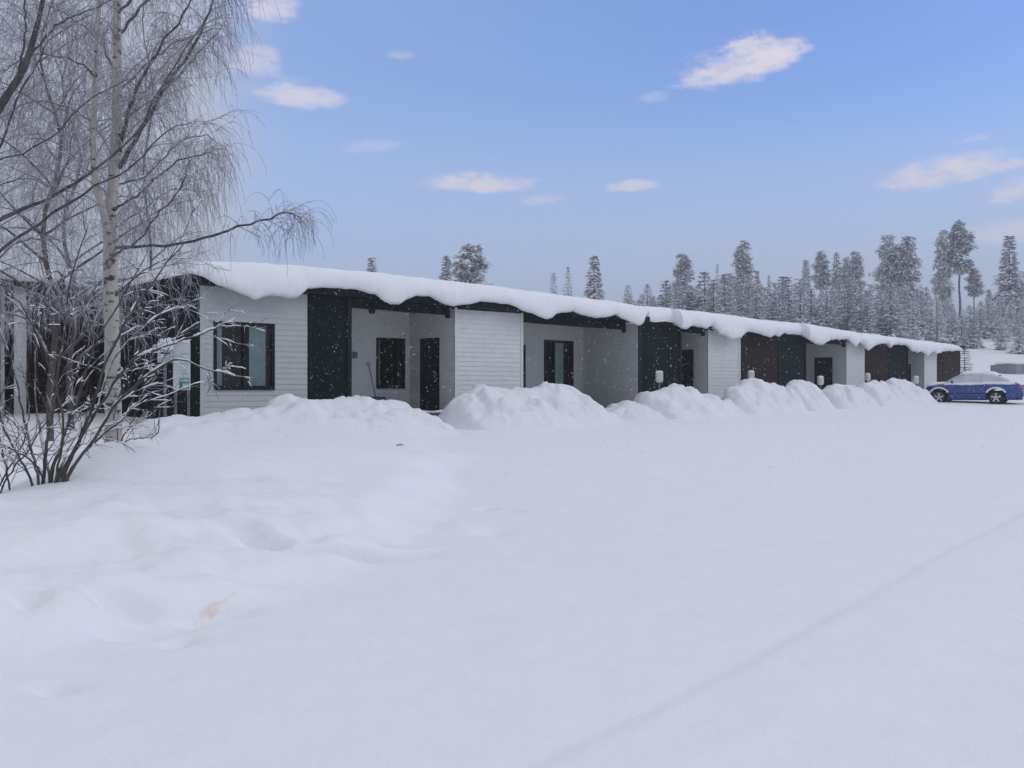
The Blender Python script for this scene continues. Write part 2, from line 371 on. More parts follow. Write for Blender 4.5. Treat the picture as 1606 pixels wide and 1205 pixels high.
# ------------------------------------------------------------------ snow piles in front of the building
def clods(x, y, seed):
    """cells with random tops and soft seams: ploughed lumps"""
    xi = np.floor(x).astype(int); yi = np.floor(y).astype(int); f1 = np.full(x.shape, 9.); f2 = np.full(x.shape, 9.); val = np.zeros(x.shape)
    for i in (-1, 0, 1):
        for j in (-1, 0, 1):
            a, b = xi+i, yi+j; jx = _H[(a*7+seed*13) % 256, (b*3+seed) % 256]; jy = _H[(a*5+seed) % 256, (b*11+seed*7) % 256]; v = _H[(a*13+seed*3) % 256, (b*17+seed*5) % 256]
            d = np.hypot(x-a-jx, y-b-jy); m = d < f1
            f2 = np.where(m, f1, np.minimum(f2, d)); val = np.where(m, v, val); f1 = np.where(m, d, f1)
    return (val-.35)*sstep(0, .35, f2-f1)
def pile(label, t, sil, wf, wb, seed, amp=.10):
    sil2 = []
    for px, py in sil:
        s = s_of(px, t); sil2.append((s, z_of(py, s, t)))
    sil2.sort()
    s0, s1 = sil2[0][0], sil2[-1][0]
    c = wxy((s0+s1)/2, t); root_z = T1(*c)
    S = np.arange(s0-.8, s1+.8, .055); V = np.linspace(-1.25, 1.25, 64)
    SS, VV = np.meshgrid(S, V)
    zc = np.interp(S, [a for a, b in sil2], [b for a, b in sil2])
    k = np.ones(5)/5; zc = np.convolve(np.pad(zc, 2, 'edge'), k, 'valid')
    x0, y0 = wxy(S, t); hc = zc-T(x0, y0)
    edge = sstep(s0-.35, s0+.3, S)*sstep(s1+.35, s1-.3, S); hc = hc*edge
    hmx = max(.2, hc.max())
    wfac = np.clip(.45+.55*hc/hmx, .3, 1)
    TT = t+np.where(VV < 0, VV*wf, VV*wb)*wfac[None, :]+.25*fbm(SS*.8+seed, VV*1.1, 2, seed)*(np.abs(VV) < 2)
    u = np.abs(VV); pr = np.where(u < 1, (1-u**1.7)**1.35, 0)
    X, Y = wxy(SS, TT)
    n = fbm(X*1.7, Y*1.7, 5, seed)*amp*2.4
    for q, (f_, a_) in enumerate(((1.25, .26), (2.6, .12))):
        n = n+a_*(np.abs(2*vnoise(X*f_+.6*vnoise(X*2, Y*2, 9), Y*f_, seed+5+q))-.42)
    wx_ = .35*fbm(X*1.3, Y*1.3, 3, seed+9)
    n = n*.75+  .28*clods(X*1.45+wx_, Y*1.45-wx_, seed)+.16*clods(X*3.1+wx_, Y*3.1, seed+4)
    n = n*(.35+.65*np.minimum(1, u*2.2))
    Hh = hc[None, :]*pr
    Z = T(X, Y)+Hh+n*np.minimum(1, Hh*2.2)-.06*(1-np.minimum(1, Hh*6))
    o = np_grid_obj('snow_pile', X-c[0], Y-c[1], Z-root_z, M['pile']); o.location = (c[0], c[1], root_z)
    return tag(o, label, 'snow pile', 'ploughed snow piles along the building')
pile('long snow bank under the first window, left of the entrance steps', -2.3, [(215, 662), (260, 655), (313, 654), (360, 650), (410, 642), (445, 632), (470, 628), (510, 631), (545, 626), (580, 626), (605, 630), (630, 634), (652, 645), (668, 660), (680, 674)], 2.3, 1.7, 3, .07)
pile('biggest twin-topped snow pile, right of the entrance steps in front of the white wall', -2.0, [(694, 664), (705, 640), (722, 624), (742, 613), (757, 603), (775, 607), (800, 610), (828, 613), (850, 608), (872, 603), (893, 608), (910, 620), (928, 637), (955, 655)], 2.1, 1.4, 5, .09)
pile('low rounded snow pile at the foot of the grey side wall', -1.7, [(935, 655), (955, 640), (975, 633), (1000, 634), (1025, 641), (1050, 654), (1065, 660)], 1.5, 1.0, 6, .06)
pile('snow pile around the nearest heater post by the black panel', -1.9, [(1000, 650), (1006, 628), (1016, 613), (1035, 610), (1052, 607), (1061, 602), (1072, 609), (1095, 617), (1125, 628), (1145, 643), (1165, 656)], 1.8, 1.3, 8, .08)
pile('snow pile before the first brown panel, heater post poking out of its top', -1.9, [(1128, 640), (1142, 614), (1160, 605), (1176, 597), (1195, 601), (1212, 600), (1222, 608), (1230, 624), (1237, 645)], 1.5, 1.2, 9, .08)
pile('narrow snow pile between the brown panel pile and the middle door', -1.9, [(1229, 640), (1235, 606), (1250, 598), (1263, 602), (1274, 614), (1282, 630), (1287, 645)], 1.3, 1.1, 10, .07)
pile('rounded snow pile just right of the middle door', -1.9, [(1288, 642), (1295, 613), (1310, 603), (1326, 602), (1338, 608), (1347, 622), (1353, 642)], 1.3, 1.1, 12, .07)
pile('snow pile in front of the second brown panel', -1.9, [(1344, 636), (1350, 604), (1360, 597), (1372, 598), (1388, 605), (1402, 617), (1412, 634)], 1.2, 1.1, 13, .07)
pile('last sloping snow pile, closest to the blue car', -1.8, [(1390, 634), (1395, 598), (1402, 591), (1416, 598), (1432, 604), (1448, 614), (1460, 628)], 1.0, 1.1, 14, .06)

# ------------------------------------------------------------------ the row building (local axes: x = along front, y = inwards)
FL = .97
def wt(s): return 4.0-.0110*s          # wall top
row = empty('row_building', (C0[0], C0[1], 0), ANG)
tag(row, 'long row building of pale siding, black and brown panels, under thick roof snow', 'building')
def siding(mb, mapf, u0, u1, z0, ztop, openings=(), pitch=.135, lap=.015):
    """lap siding; mapf(u, out, z) -> local point; ztop(u); openings (u0,u1,z0,z1)"""
    zmax = max(ztop(u0), ztop(u1))
    zs = set()
    z = z0
    while z < zmax: zs.add(round(z, 4)); z += pitch
    for o in openings: zs.add(round(o[2], 4)); zs.add(round(o[3], 4))
    zs.add(round(zmax, 4)); zs = sorted(q for q in zs if z0-1e-6 <= q <= zmax+1e-6)
    for a, b in zip(zs[:-1], zs[1:]):
        if b-a < .003: continue
        k = math.floor((a-z0+1e-4)/pitch); fa = (a-z0-k*pitch)/pitch; fb = (b-z0-k*pitch)/pitch
        oa, ob = lap*(1-fa), lap*(1-fb)
        cuts = sorted([(o[0], o[1]) for o in openings if o[2] < (a+b)/2 < o[3]])
        iv = []; u = u0
        for c in cuts:
            if c[0] > u: iv.append((u, c[0]))
            u = max(u, c[1])
        if u < u1: iv.append((u, u1))
        for p, q in iv:
            mb.quad(mapf(p, oa, min(a, ztop(p))), mapf(q, oa, min(a, ztop(q))), mapf(q, ob, min(b, ztop(q))), mapf(p, ob, min(b, ztop(p))))
            if fa < .01 and a > z0+.01: mb.quad(mapf(p, 0, a), mapf(q, 0, a), mapf(q, oa, a), mapf(p, oa, a))
def front(t): return lambda u, o, z: (u, t-o, z)
def sidef(s): return lambda u, o, z: (s-o, u, z)     # side wall facing left (towards -s); u = t
ZB = .35
def wall(mapf, u0, u1, ztop, openings=(), name='wall', lab=None, mat='siding'):
    mb = MB(); siding(mb, mapf, u0, u1, ZB, ztop, openings)
    o = mb.build(name, M[mat], row)
    if lab: o['label'] = lab
    return o
def panel(s0, s1, t, mat, lab, ztop=None, thick=.25):
    mb = MB(); z1 = [(ztop or wt)(s) for s in (s0, s1)]
    mb.hexa([(s0,t,ZB),(s1,t,ZB),(s1,t+thick,ZB),(s0,t+thick,ZB),(s0,t,z1[0]),(s1,t,z1[1]),(s1,t+thick,z1[1]),(s0,t+thick,z1[0])])
    o = mb.build('cladding_panel', mat, row); o['label'] = lab; return o
def window(mapf, u0, u1, z0, z1, mull=(), curt=(), lab=None, fw=.07, parent=None, sill=True):
    """frame set into the wall, glass, curtains and the dark room behind; o>0 is outwards"""
    p = parent or row
    mb = MB()
    def bar(a, b, c, d, o0=.03, o1=-.10):
        q = [mapf(a, o0, c), mapf(b, o0, c), mapf(b, o1, c), mapf(a, o1, c), mapf(a, o0, d), mapf(b, o0, d), mapf(b, o1, d), mapf(a, o1, d)]
        mb.hexa(q)
    bar(u0-.005, u0+fw, z0-.005, z1+.005); bar(u1-fw, u1+.005, z0-.005, z1+.005)
    bar(u0+fw, u1-fw, z1-fw, z1+.005, .028); bar(u0+fw, u1-fw, z0-.005, z0+fw, .028)
    for m in mull: bar(m[0], m[1], z0+fw, z1-fw, .02)
    f = mb.build('window', M['frame'], p)
    if lab: f['label'] = lab
    g = MB(); g.quad(mapf(u0+.02, -.035, z0+.02), mapf(u1-.02, -.035, z0+.02), mapf(u1-.02, -.035, z1-.02), mapf(u0+.02, -.035, z1-.02)); g.build('pane', M['glass'], f)
    r = MB()
    a, b, c, d = u0-.1, u1+.1, z0-.1, z1+.1
    r.quad(mapf(a, -.7, c), mapf(b, -.7, c), mapf(b, -.7, d), mapf(a, -.7, d))
    r.quad(mapf(a, -.7, c), mapf(a, -.11, c), mapf(a, -.11, d), mapf(a, -.7, d)); r.quad(mapf(b, -.7, c), mapf(b, -.11, c), mapf(b, -.11, d), mapf(b, -.7, d))
    r.quad(mapf(a, -.7, c), mapf(b, -.7, c), mapf(b, -.11, c), mapf(a, -.11, c)); r.quad(mapf(a, -.7, d), mapf(b, -.7, d), mapf(b, -.11, d), mapf(a, -.11, d))
    r.build('room', M['inside'], f)
    for (a, b) in curt:
        n = max(8, int((b-a)/.02)); P = []
        for i in range(n+1):
            u = a+(b-a)*i/n; o = -.16+.022*math.sin(u*48+1.3*math.sin(u*11))
            P.append([mapf(u, o, z0+.03), mapf(u, o, (z0+z1)/2), mapf(u, o, z1-.02)])
        cm = MB(); cm.grid(P); cm.build('curtain', M['curtain'], f, smooth=True)
    if sill:
        sm = MB(); q = lambda o, z, u: mapf(u, o, z)
        sm.hexa([mapf(u0, .05, z0-.03), mapf(u1, .05, z0-.03), mapf(u1, .031, z0-.03), mapf(u0, .031, z0-.03), mapf(u0, .05, z0-.006), mapf(u1, .05, z0-.006), mapf(u1, .031, z0-.003), mapf(u0, .031, z0-.003)])
        sm.build('sill', M['frame'], f)
    return f
def door(mapf, u0, u1, z0, z1, lab=None, handle_u=None):
    mb = MB()
    def bx(m, a, b, c, d, o0, o1):
        m.hexa([mapf(a, o0, c), mapf(b, o0, c), mapf(b, o1, c), mapf(a, o1, c), mapf(a, o0, d), mapf(b, o0, d), mapf(b, o1, d), mapf(a, o1, d)])
    bx(mb, u0+.06, u1-.06, z0+.02, z1-.06, -.03, -.08)
    for k in range(4):
        zz = z0+.15+k*(z1-z0-.2)/4; bx(mb, u0+.16, u1-.16, zz, zz+(z1-z0-.2)/4-.08, -.018, -.03)
    d = mb.build('door', M['door'], row)
    if lab: d['label'] = lab
    fr = MB(); bx(fr, u0-.005, u0+.06, z0, z1, .03, -.1); bx(fr, u1-.06, u1+.005, z0, z1, .03, -.1); bx(fr, u0+.06, u1-.06, z1-.06, z1+.005, .028, -.1); bx(fr, u0+.06, u1-.06, z0-.01, z0+.02, .04, -.1)
    fr.build('door_frame', M['frame'], d)
    hm = MB(); hu = handle_u if handle_u is not None else u1-.16
    a = Vector(mapf(hu, -.03, z0+1.0)); b = Vector(mapf(hu, .03, z0+1.0)); c = Vector(mapf(hu+(-.12 if hu > (u0+u1)/2 else .12), .03, z0+1.0))
    hm.tube([a, b, c], [.012]*3, 6); hm.build('handle', M['metal'], d)
    return d
# openings, measured
w1 = (s_of(335, 0), s_of(430, 0), 1.585, z_of(506, 1.0, 0))
RB1, RB2, RB3 = 2.2, 2.6, 2.4
w2 = (s_of(590, RB1), s_of(634.5, RB1), z_of(608, s_of(610, RB1), RB1), z_of(530.5, s_of(610, RB1), RB1))
w3 = (s_of(853, RB2), s_of(898.5, RB2), 1.0, z_of(534.5, s_of(875, RB2), RB2))
S1 = [0, 2.81, 4.09, 7.53, 10.16, 15.45]
wall(front(0), 0, S1[1], wt, [w1], lab='darker grey siding wall with the big window', mat='siding_grey')
wall(front(RB1), S1[2]-.2, S1[3], wt, [w2])
d1 = (.70, 1.62)
wall(sidef(S1[3]), 0, RB1, lambda u: wt(S1[3]), [(d1[0], d1[1], FL, 3.07)])
wall(front(0), S1[3], S1[4], wt, lab='bright white siding wall')
dn = (s_of(817, RB2)-.9, s_of(823, RB2))
wall(front(RB2), S1[4]-.3, S1[5], wt, [w3])
wall(sidef(S1[5]), 0, RB2, lambda u: wt(S1[5]))
segs = [(15.62, 17.76, 19.31, 21.33, 21.45, 23.93), (24.05, 25.92, 29.12, 30.72, 30.84, 32.92), (33.02, 34.8, 36.43, 37.8, 37.92, 40.4)]
black_lab = ['black panel behind the first heater post', 'black panel next to the middle door', 'black panel near the far end']
brown_lab = ['brown panel before the middle unit', 'brown panel of the third unit', 'brown end panel beside the blue car']
for i, (a, b, c, d, e, f) in enumerate(segs):
    panel(a, b, .03, M['black_board'], black_lab[i])
    wall(front(RB3), b-.3, c, wt)
    wall(sidef(c), 0, RB3, lambda u, c=c: wt(c), [(.64, 1.50, FL+.06, z_of(549 if i == 0 else (561 if i == 1 else 572), c, 1.0))])
    door(sidef(c), .64, 1.50, FL+.06, z_of(549 if i == 0 else (561 if i == 1 else 572), c, 1.0), handle_u=.80)
    wall(front(0), c, d, wt, lab=('white wall block in the %s unit' % ['second', 'third', 'last'][i]))
    panel(e, f, .03, M['brown_board'], brown_lab[i])
panel(S1[1]+.005, S1[2], .03, M['black_board'], 'black panel between the big window and the first porch')
def bpart(name, mat, a, b, parent=None):
    m = MB(); m.box(a, b); return m.build(name, mat, parent or row)
bpart('trim_post', M['dark_trim'], (S1[2]-.10, -.02, ZB), (S1[2]+.02, .028, wt(S1[2]))); bpart('trim_post', M['dark_trim'], (S1[5]+.004, -.02, ZB), (15.62, .3, wt(15.6)))
for (a, b, c, d, e, f) in segs:
    bpart('trim_post', M['dark_trim'], (d+.004, -.015, ZB), (d+.118, .3, wt(d))); bpart('trim_post', M['dark_trim'], (b-.06, -.02, ZB), (b+.02, .028, wt(b)))
bpart('trim_post', M['dark_trim'], (segs[0][5]+.003, -.01, ZB), (segs[1][0]-.003, .3, wt(24))); bpart('trim_post', M['dark_trim'], (segs[1][5]+.003, -.01, ZB), (segs[2][0]-.003, .3, wt(33)))
# right ends of the panels that close the porches on their left, and the building's sides and back
for a, b, t1 in ((S1[2]-.26, S1[2]-.02, RB1), (segs[0][1]-.3, segs[0][1]-.08, RB3), (segs[1][1]-.3, segs[1][1]-.08, RB3), (segs[2][1]-.3, segs[2][1]-.08, RB3)):
    bpart('porch_side', M['dark_trim'], (a, .29, ZB), (b, t1, wt(a)))
mb = MB()
mb.hexa([(0,.0,ZB),(.14,.0,ZB),(.14,7.2,ZB),(0,7.2,ZB),(0,.0,wt(0)),(.14,.0,wt(0)),(.14,7.2,wt(0)+.35),(0,7.2,wt(0)+.35)])
o = mb.build('end_wall', M['black_board'], row); o['label'] = 'black boarded end wall behind the birch'; o.location.x = -.145
bpart('rear_wall', M['brown_board'], (0, 7.9, ZB), (40.4, 8.05, wt(40)+.1)); bpart('far_end_wall', M['brown_board'], (40.402, .03, ZB), (40.55, 8.0, wt(40.4)-.01))
# windows and doors
window(front(0), *w1, mull=[(s_of(381, 0), s_of(390, 0))], curt=[(w1[0]+.05, s_of(353, 0)), (s_of(393, 0), s_of(422, 0))], lab='big near window with pale curtains')
window(front(RB1), *w2, curt=[(w2[0]+.08, w2[0]+.22)], lab='dark porch window')
window(front(RB2), *w3, mull=[(s_of(868, RB2), s_of(870, RB2)), (s_of(889.5, RB2), s_of(891.5, RB2))], curt=[(s_of(870, RB2), s_of(889, RB2))], lab='tall glazed door with a pale curtain', sill=False)
door(sidef(S1[3]), d1[0], d1[1], FL, 3.07, 'black door above the wooden steps', handle_u=.86)
mb = MB(); mb.box((dn[0], RB2-.05, FL), (dn[1], RB2-.012, z_of(541, dn[1], RB2))); mb.build('door', M['door'], row)['label'] = 'black door mostly hidden behind the white wall'
# fascia beams over the porches
for (a, b, dz) in ((S1[2]+.022, S1[3]-.16, .24), (S1[4]+.002, S1[5]-.62, .28), (segs[0][1]+.022, segs[0][2]-.17, .20), (segs[1][1]+.022, segs[1][2]-.06, .20), (segs[2][1]+.022, segs[2][2]-.05, .16)):
    mb = MB(); mb.hexa([(a,.0,wt(a)-dz),(b,.0,wt(b)-dz),(b,.12,wt(b)-dz),(a,.12,wt(a)-dz),(a,.0,wt(a)-.003),(b,.0,wt(b)-.003),(b,.12,wt(b)-.003),(a,.12,wt(a)-.003)])
    mb.box((b-.09, -.01, wt(b)-dz-.09), (b-.004, .11, wt(b)-dz-.002)); mb.build('fascia_beam', M['black_board'], row)
# corner boards
for s in (0.0, S1[3], S1[4]-.09, segs[0][2], segs[1][2], segs[2][2], segs[0][3]-.09):
    bpart('corner_board', M['siding_grey'] if s == 0 else M['siding'], (s+.001, -.022, ZB), (s+.09, -.0125, wt(s)-.01))
# porch floors and ceilings
for (a, b, t1) in ((S1[2], S1[3], RB1), (S1[4], S1[5], RB2), (segs[0][1], segs[0][2], RB3), (segs[1][1], segs[1][2], RB3), (segs[2][1], segs[2][2], RB3)):
    mb = MB(); tt = .02; mb.box((a, .03, FL-.12), (b-.03, t1-.03, FL-.081))
    while tt < t1-.05: mb.box((a, tt, FL-.08), (b-.03, min(tt+.115, t1-.02), FL-.02)); tt += .125
    mb.build('porch_floor', M['wood_grey'], row)
for (a, b, t1) in ((S1[2], S1[3], RB1), (S1[4], S1[5], RB2), (segs[0][1], segs[0][2], RB3), (segs[1][1], segs[1][2], RB3), (segs[2][1], segs[2][2], RB3)):
    m = MB(); a2, b2 = a+.03, b-.03
    m.hexa([(a2,.13,wt(a2)-.05),(b2,.13,wt(b2)-.05),(b2,t1-.03,wt(b2)-.05),(a2,t1-.03,wt(a2)-.05),(a2,.13,wt(a2)-.012),(b2,.13,wt(b2)-.012),(b2,t1-.03,wt(b2)-.012),(a2,t1-.03,wt(a2)-.012)]); m.build('porch_ceiling', M['siding'], row)
# steps in front of the first door
for (z, t0) in ((FL-.04, -.22), (FL-.22, -.52), (FL-.40, -.82)):
    mb = MB()
    for k in range(2): mb.box((5.2, t0+k*.145, z-.045), (7.35, t0+k*.145+.135, z))
    mb.box((5.25, t0+.05, ZB), (7.3, t0+.09, z-.046)); st = mb.build('step', M['wood_grey'], row)
    mb = MB(); P = []
    for i in range(24):
        s = 5.2+2.1*i/23; h = .05+.02*math.sin(s*7+z*9)
        P.append([(s, t0+.03+.02*math.sin(s*9), z+.002), (s, t0+.05, z+h*.8), (s, t0+.16, z+h), (s, t0+.27, z+h*.8), (s, t0+.279, z+.002)])
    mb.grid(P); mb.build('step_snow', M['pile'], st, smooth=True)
# roof slab
def slab(a, b, tf, th=.20):
    mb = MB()
    def pt(s, t, dz): return (s, t, wt(s)+.05*(1-max(s, 0)/46)*max(t, 0)+dz)
    mb.hexa([pt(a, tf, .004), pt(b, tf, .004), pt(b, 8.3, .004), pt(a, 8.3, .004), pt(a, tf, th), pt(b, tf, th), pt(b, 8.3, th), pt(a, 8.3, th)]); mb.build('roof', M['roof_edge'], row)
slab(-.30, 15.72, -.30); slab(15.722, 17.80, -.06, .06); slab(17.802, 24.0, -.28); slab(24.002, 25.95, -.06, .06); slab(25.952, 40.42, -.26)
mb = MB()
mb.hexa([(-.325,-.32,wt(0)+.0),(-.302,-.32,wt(0)+.0),(-.302,8.3,wt(0)+.38),(-.325,8.3,wt(0)+.38),(-.325,-.32,wt(0)+.26),(-.302,-.32,wt(0)+.26),(-.302,8.3,wt(0)+.70),(-.325,8.3,wt(0)+.70)])
mb.build('barge_board', M['roof_edge'], row)
# roof snow
OV = .55
E = [(300, 432, 414, OV), (318, 433, 408, OV), (330, 439, 407, OV), (342, 446, 408, OV), (356, 452, 408, OV), (375, 458, 409, OV), (390, 464, 410, OV), (402, 470, 410, OV), (415, 466, 411, OV), (428, 463, 412, OV), (440, 464, 413, OV), (455, 469, 414, OV), (468, 468, 415, OV), (478, 460, 415.5, OV), (485, 453, 416, OV),
     (505, 452, 418, OV), (530, 452, 420, OV), (551, 452, 422, OV), (570, 458, 424, OV), (590, 462, 426, OV), (604, 473, 427, OV), (615, 478, 428, OV), (628, 477, 430, OV), (640, 470, 431, OV), (652, 465, 433, OV), (675, 465, 435, OV), (690, 472, 437, OV), (700, 477, 438, OV), (714, 480, 440, OV), (738, 478, 443, OV), (755, 472, 445, OV), (775, 474, 447, OV), (788, 477, 449, OV), (800, 477, 450, OV),
     (812, 482, 452, OV), (820, 487, 453, OV), (845, 496, 456, OV), (860, 501, 458, OV), (868, 498, 459, OV), (876, 491, 460, OV), (889, 491, 462, OV), (900, 488, 463, OV), (915, 495, 465, OV), (935, 499, 467, OV), (955, 498, 470, OV), (967, 494, 471, OV), (975, 499, 472, OV), (990, 506, 475, OV), (1003, 511, 477, OV), (1009, 509, 478, OV), (1016, 492, 479.5, OV)]
E2 = [(1019, 505, 480, .10), (1045, 505, 481, .10), (1069, 505.5, 484, .10)]
E3 = [(1070, 515, 484, .5), (1078, 517, 485, .5), (1086, 511, 486, .5), (1098, 513, 487, .5), (1110, 516, 488, .5), (1118, 511, 489, .5), (1126, 517, 490, .5), (1131, 525, 490.5, .5), (1142, 528, 492, .5), (1152, 533, 493, .5), (1161, 530, 494, .5), (1168, 526, 495, .5), (1175, 521, 496, .5), (1190, 523, 498, .5), (1200, 527, 500, .5), (1211, 530, 501, .5), (1218, 526, 502, .5), (1226, 529, 503, .5), (1233, 522, 504, .5)]
E4 = [(1237, 525, 505, .10), (1252, 525, 506, .10), (1268, 526, 508, .10)]
E5 = [(1269, 533, 507, .45), (1276, 538, 508, .45), (1286, 541, 510, .45), (1294, 541, 511, .45), (1301, 535, 512, .45), (1312, 532, 514, .45), (1325, 533, 516, .45), (1332, 533, 517, .45), (1339, 540, 518, .45), (1344, 545, 519, .45), (1350, 538, 520, .45), (1357, 541, 521, .45), (1364, 551, 522, .45), (1372, 543, 523, .45), (1385, 540, 525, .45), (1394, 540, 526, .45), (1398, 545, 527, .45), (1402, 541, 527, .45), (1413, 541, 528.5, .45), (1425, 542, 530, .45), (1432, 550, 531, .45), (1440, 553, 532, .45), (1448, 552, 533, .45), (1457, 559, 534, .45), (1466, 552, 535, .45), (1470, 556, 536, .45), (1480, 552, 537, .45), (1495, 550.5, 539, .45), (1504, 551, 541, .45), (1509, 551, 545, .45)]
rows = []
for grp in (E, E2, E3, E4, E5):
    rr = []
    for (px, yl, yu, ov) in grp:
        s = s_of(px, -ov); rr.append((s, z_of(yl, s, -ov), z_of(yu, s, -ov+.25), ov))
    rows.append(rr)
for k in (1, 3):
    lim = rows[k+1][0][0]-.03; r = [q for q in rows[k] if q[0] < lim]; l = r[-1]; r.append((lim, l[1], l[2], l[3])); rows[k] = r
RA = np.array([q for r in rows for q in r]); RA = RA[np.argsort(RA[:, 0])]
# finish past the far end
S = np.unique(np.concatenate([np.arange(RA[0, 0], RA[-1, 0], .05), RA[:, 0]]))
zl = np.interp(S, RA[:, 0], RA[:, 1]); zu = np.interp(S, RA[:, 0], RA[:, 2]); ov = np.interp(S, RA[:, 0], RA[:, 3])
far = sstep(14, 40, S)
zl = zl+(.03*fbm(S*3.1, S*0, 4, 21)+.05*sstep(16, 20, S)*fbm(S*4.5, S*0, 3, 31))
zu = zu+.03*fbm(S*.8, S*0, 3, 23)
ev = 4.0-.011*S
endf = sstep(S[0]-.01, S[0]+.25, S)*sstep(S[-1]+.01, S[-1]-.3, S)
prof = []
th = np.maximum(zu-zl, .06)
bul = .05*fbm(S*1.1, S*0, 3, 25)
def add(t, z): prof.append((t, z))
add(np.zeros_like(S)-.10, np.maximum(zl+.02, ev+.02))
add(-ov*.55, zl+.30*np.minimum(th, .3)); add(-ov+.13, zl+.07*th); add(-ov+.06, zl+0*th); add(-ov+.0+bul*.5, zl+.10*th)
add(-ov-.045+bul, zl+.32*th); add(-ov-.03+bul, zl+.55*th); add(-ov+.03+bul, zl+.76*th); add(-ov+.14+bul*.6, zl+.91*th); add(-ov+.30, zu-.012); add(-ov+.7, zu+.012)
for t in (1.2, 2.5, 4.5, 6.5, 8.0): add(np.full_like(S, t), zu+.024*t+.02*fbm(S*.6, S*0+t, 2, 27))
add(np.full_like(S, 8.35), zu-.1+.15); add(np.full_like(S, 8.3), ev+.25+.0*S)
TTm = np.stack([p[0] for p in prof]); ZZm = np.stack([p[1] for p in prof]); SSm = np.repeat(S[None], len(prof), 0)
ZZm = ZZm+.020*fbm(SSm*2.3, TTm*2.3+ZZm*3, 4, 41)
TTm[2:11] = TTm[2:11]+.045*fbm(SSm[2:11]*.9, ZZm[2:11]*4.5, 4, 43)+.02*fbm(SSm[2:11]*4, ZZm[2:11]*6, 2, 47)
zb = np.minimum(ev+.21, zu-.1)
ZZm = zb[None]+(ZZm-zb[None])*(.25+.75*endf[None])
np_grid_obj('roof_snow', SSm, TTm, ZZm, M['roofsnow'], row)
for i in (0, -1):
    mb = MB(); mb.v = [(SSm[j, i], TTm[j, i], ZZm[j, i]) for j in range(len(prof))]; mb.f = [tuple(range(len(prof)))]
    mb.build('roof_snow_end', M['roofsnow'], row)
# small fittings: porch lamp, meter box, house number plate
mb = MB(); sl = s_of(582, -.05)
mb.box((sl-.04, -.06, z_of(484, sl, 0)), (sl+.04, -.002, z_of(478, sl, 0))); mb.lathe([(0, .0), (.05, .0), (.085, -.05), (.09, -.12), (.06, -.16), (0, -.17)], (sl, -.09, z_of(483, sl, 0)), 'z', 16)
mb.build('porch_lamp', M['frame'], row, smooth=False)
mb = MB(); sl = s_of(555, RB1); zz = z_of(557, sl, RB1); mb.box((sl-.05, RB1-.09, zz-.09), (sl+.07, RB1-.014, zz+.09)); mb.box((sl-.03, RB1-.10, zz-.03), (sl+.05, RB1-.09, zz+.04)); mb.build('meter_box', M['post_grey'], row)
mb = MB(); zz = z_of(536, sl, RB1); mb.box((sl-.07, RB1-.03, zz-.05), (sl+.13, RB1-.013, zz+.04)); mb.build('notice_plate', M['siding'], row)

# ------------------------------------------------------------------ wing behind the birch (second building, to the left)
wing = empty('neighbour_building', (*wxy(-.1, 7.0), 0), ANG)
tag(wing, 'snow-roofed brown and black boarded building behind the bare shrub at the far left', 'building')
def wz(s): return 4.30-.03*s
mb = MB(); mb.hexa([(-1.8,0,.3),(0,0,.3),(0,5,.3),(-1.8,5,.3),(-1.8,0,wz(-1.8)),(0,0,wz(0)),(0,5,wz(0)),(-1.8,5,wz(-1.8))]); mb.build('wall', M['brown_board'], wing)['label'] = 'brown boarded wall'
mb = MB(); siding(mb, front(-.02), -2.12, -1.81, .3, wz); mb.build('corner_pillar', M['siding'], wing)
mb = MB(); mb.box((-2.12, .001, .3), (-1.81, 1.5, wz(-2.1)-.01)); mb.build('pillar_return', M['dark_trim'], wing)
mb = MB(); mb.box((-7.0, .5, .3), (-2.25, 5, wz(-4))); mb.build('wall', M['black_board'], wing)['label'] = 'black boarded wall'
mb = MB(); mb.box((-2.34, .35, .3), (-2.26, .48, wz(-2.3))); mb.build('trim_post', M['siding'], wing)
mb = MB(); mb.hexa([(-7.3,-.35,wz(-7.3)),(.05,-.35,wz(0)),(.05,6,wz(0)),(-7.3,6,wz(-7.3)),(-7.3,-.35,wz(-7.3)+.16),(.05,-.35,wz(0)+.16),(.05,6,wz(0)+.16),(-7.3,6,wz(-7.3)+.16)]); mb.build('roof', M['dark_trim'], wing)
Sx = np.linspace(-7.4, .1, 80); prof = []
hh = .42*sstep(.12, -1.6, Sx)+.06
for (t, f) in ((-.3, 0), (-.42, .1), (-.47, .4), (-.40, .75), (-.2, .95), (.3, 1.0), (3, 1.05), (6, 1.1), (6.1, 0)):
    prof.append((np.full_like(Sx, t)+.04*fbm(Sx, Sx*0+t, 2, 51), 4.30-.03*Sx+.13+f*hh+.03*fbm(Sx*1.5, Sx*0+t, 2, 55)))
np_grid_obj('roof_snow', np.repeat(Sx[None], len(prof), 0), np.stack([p[0] for p in prof]), np.stack([p[1] for p in prof]), M['roofsnow'], wing)

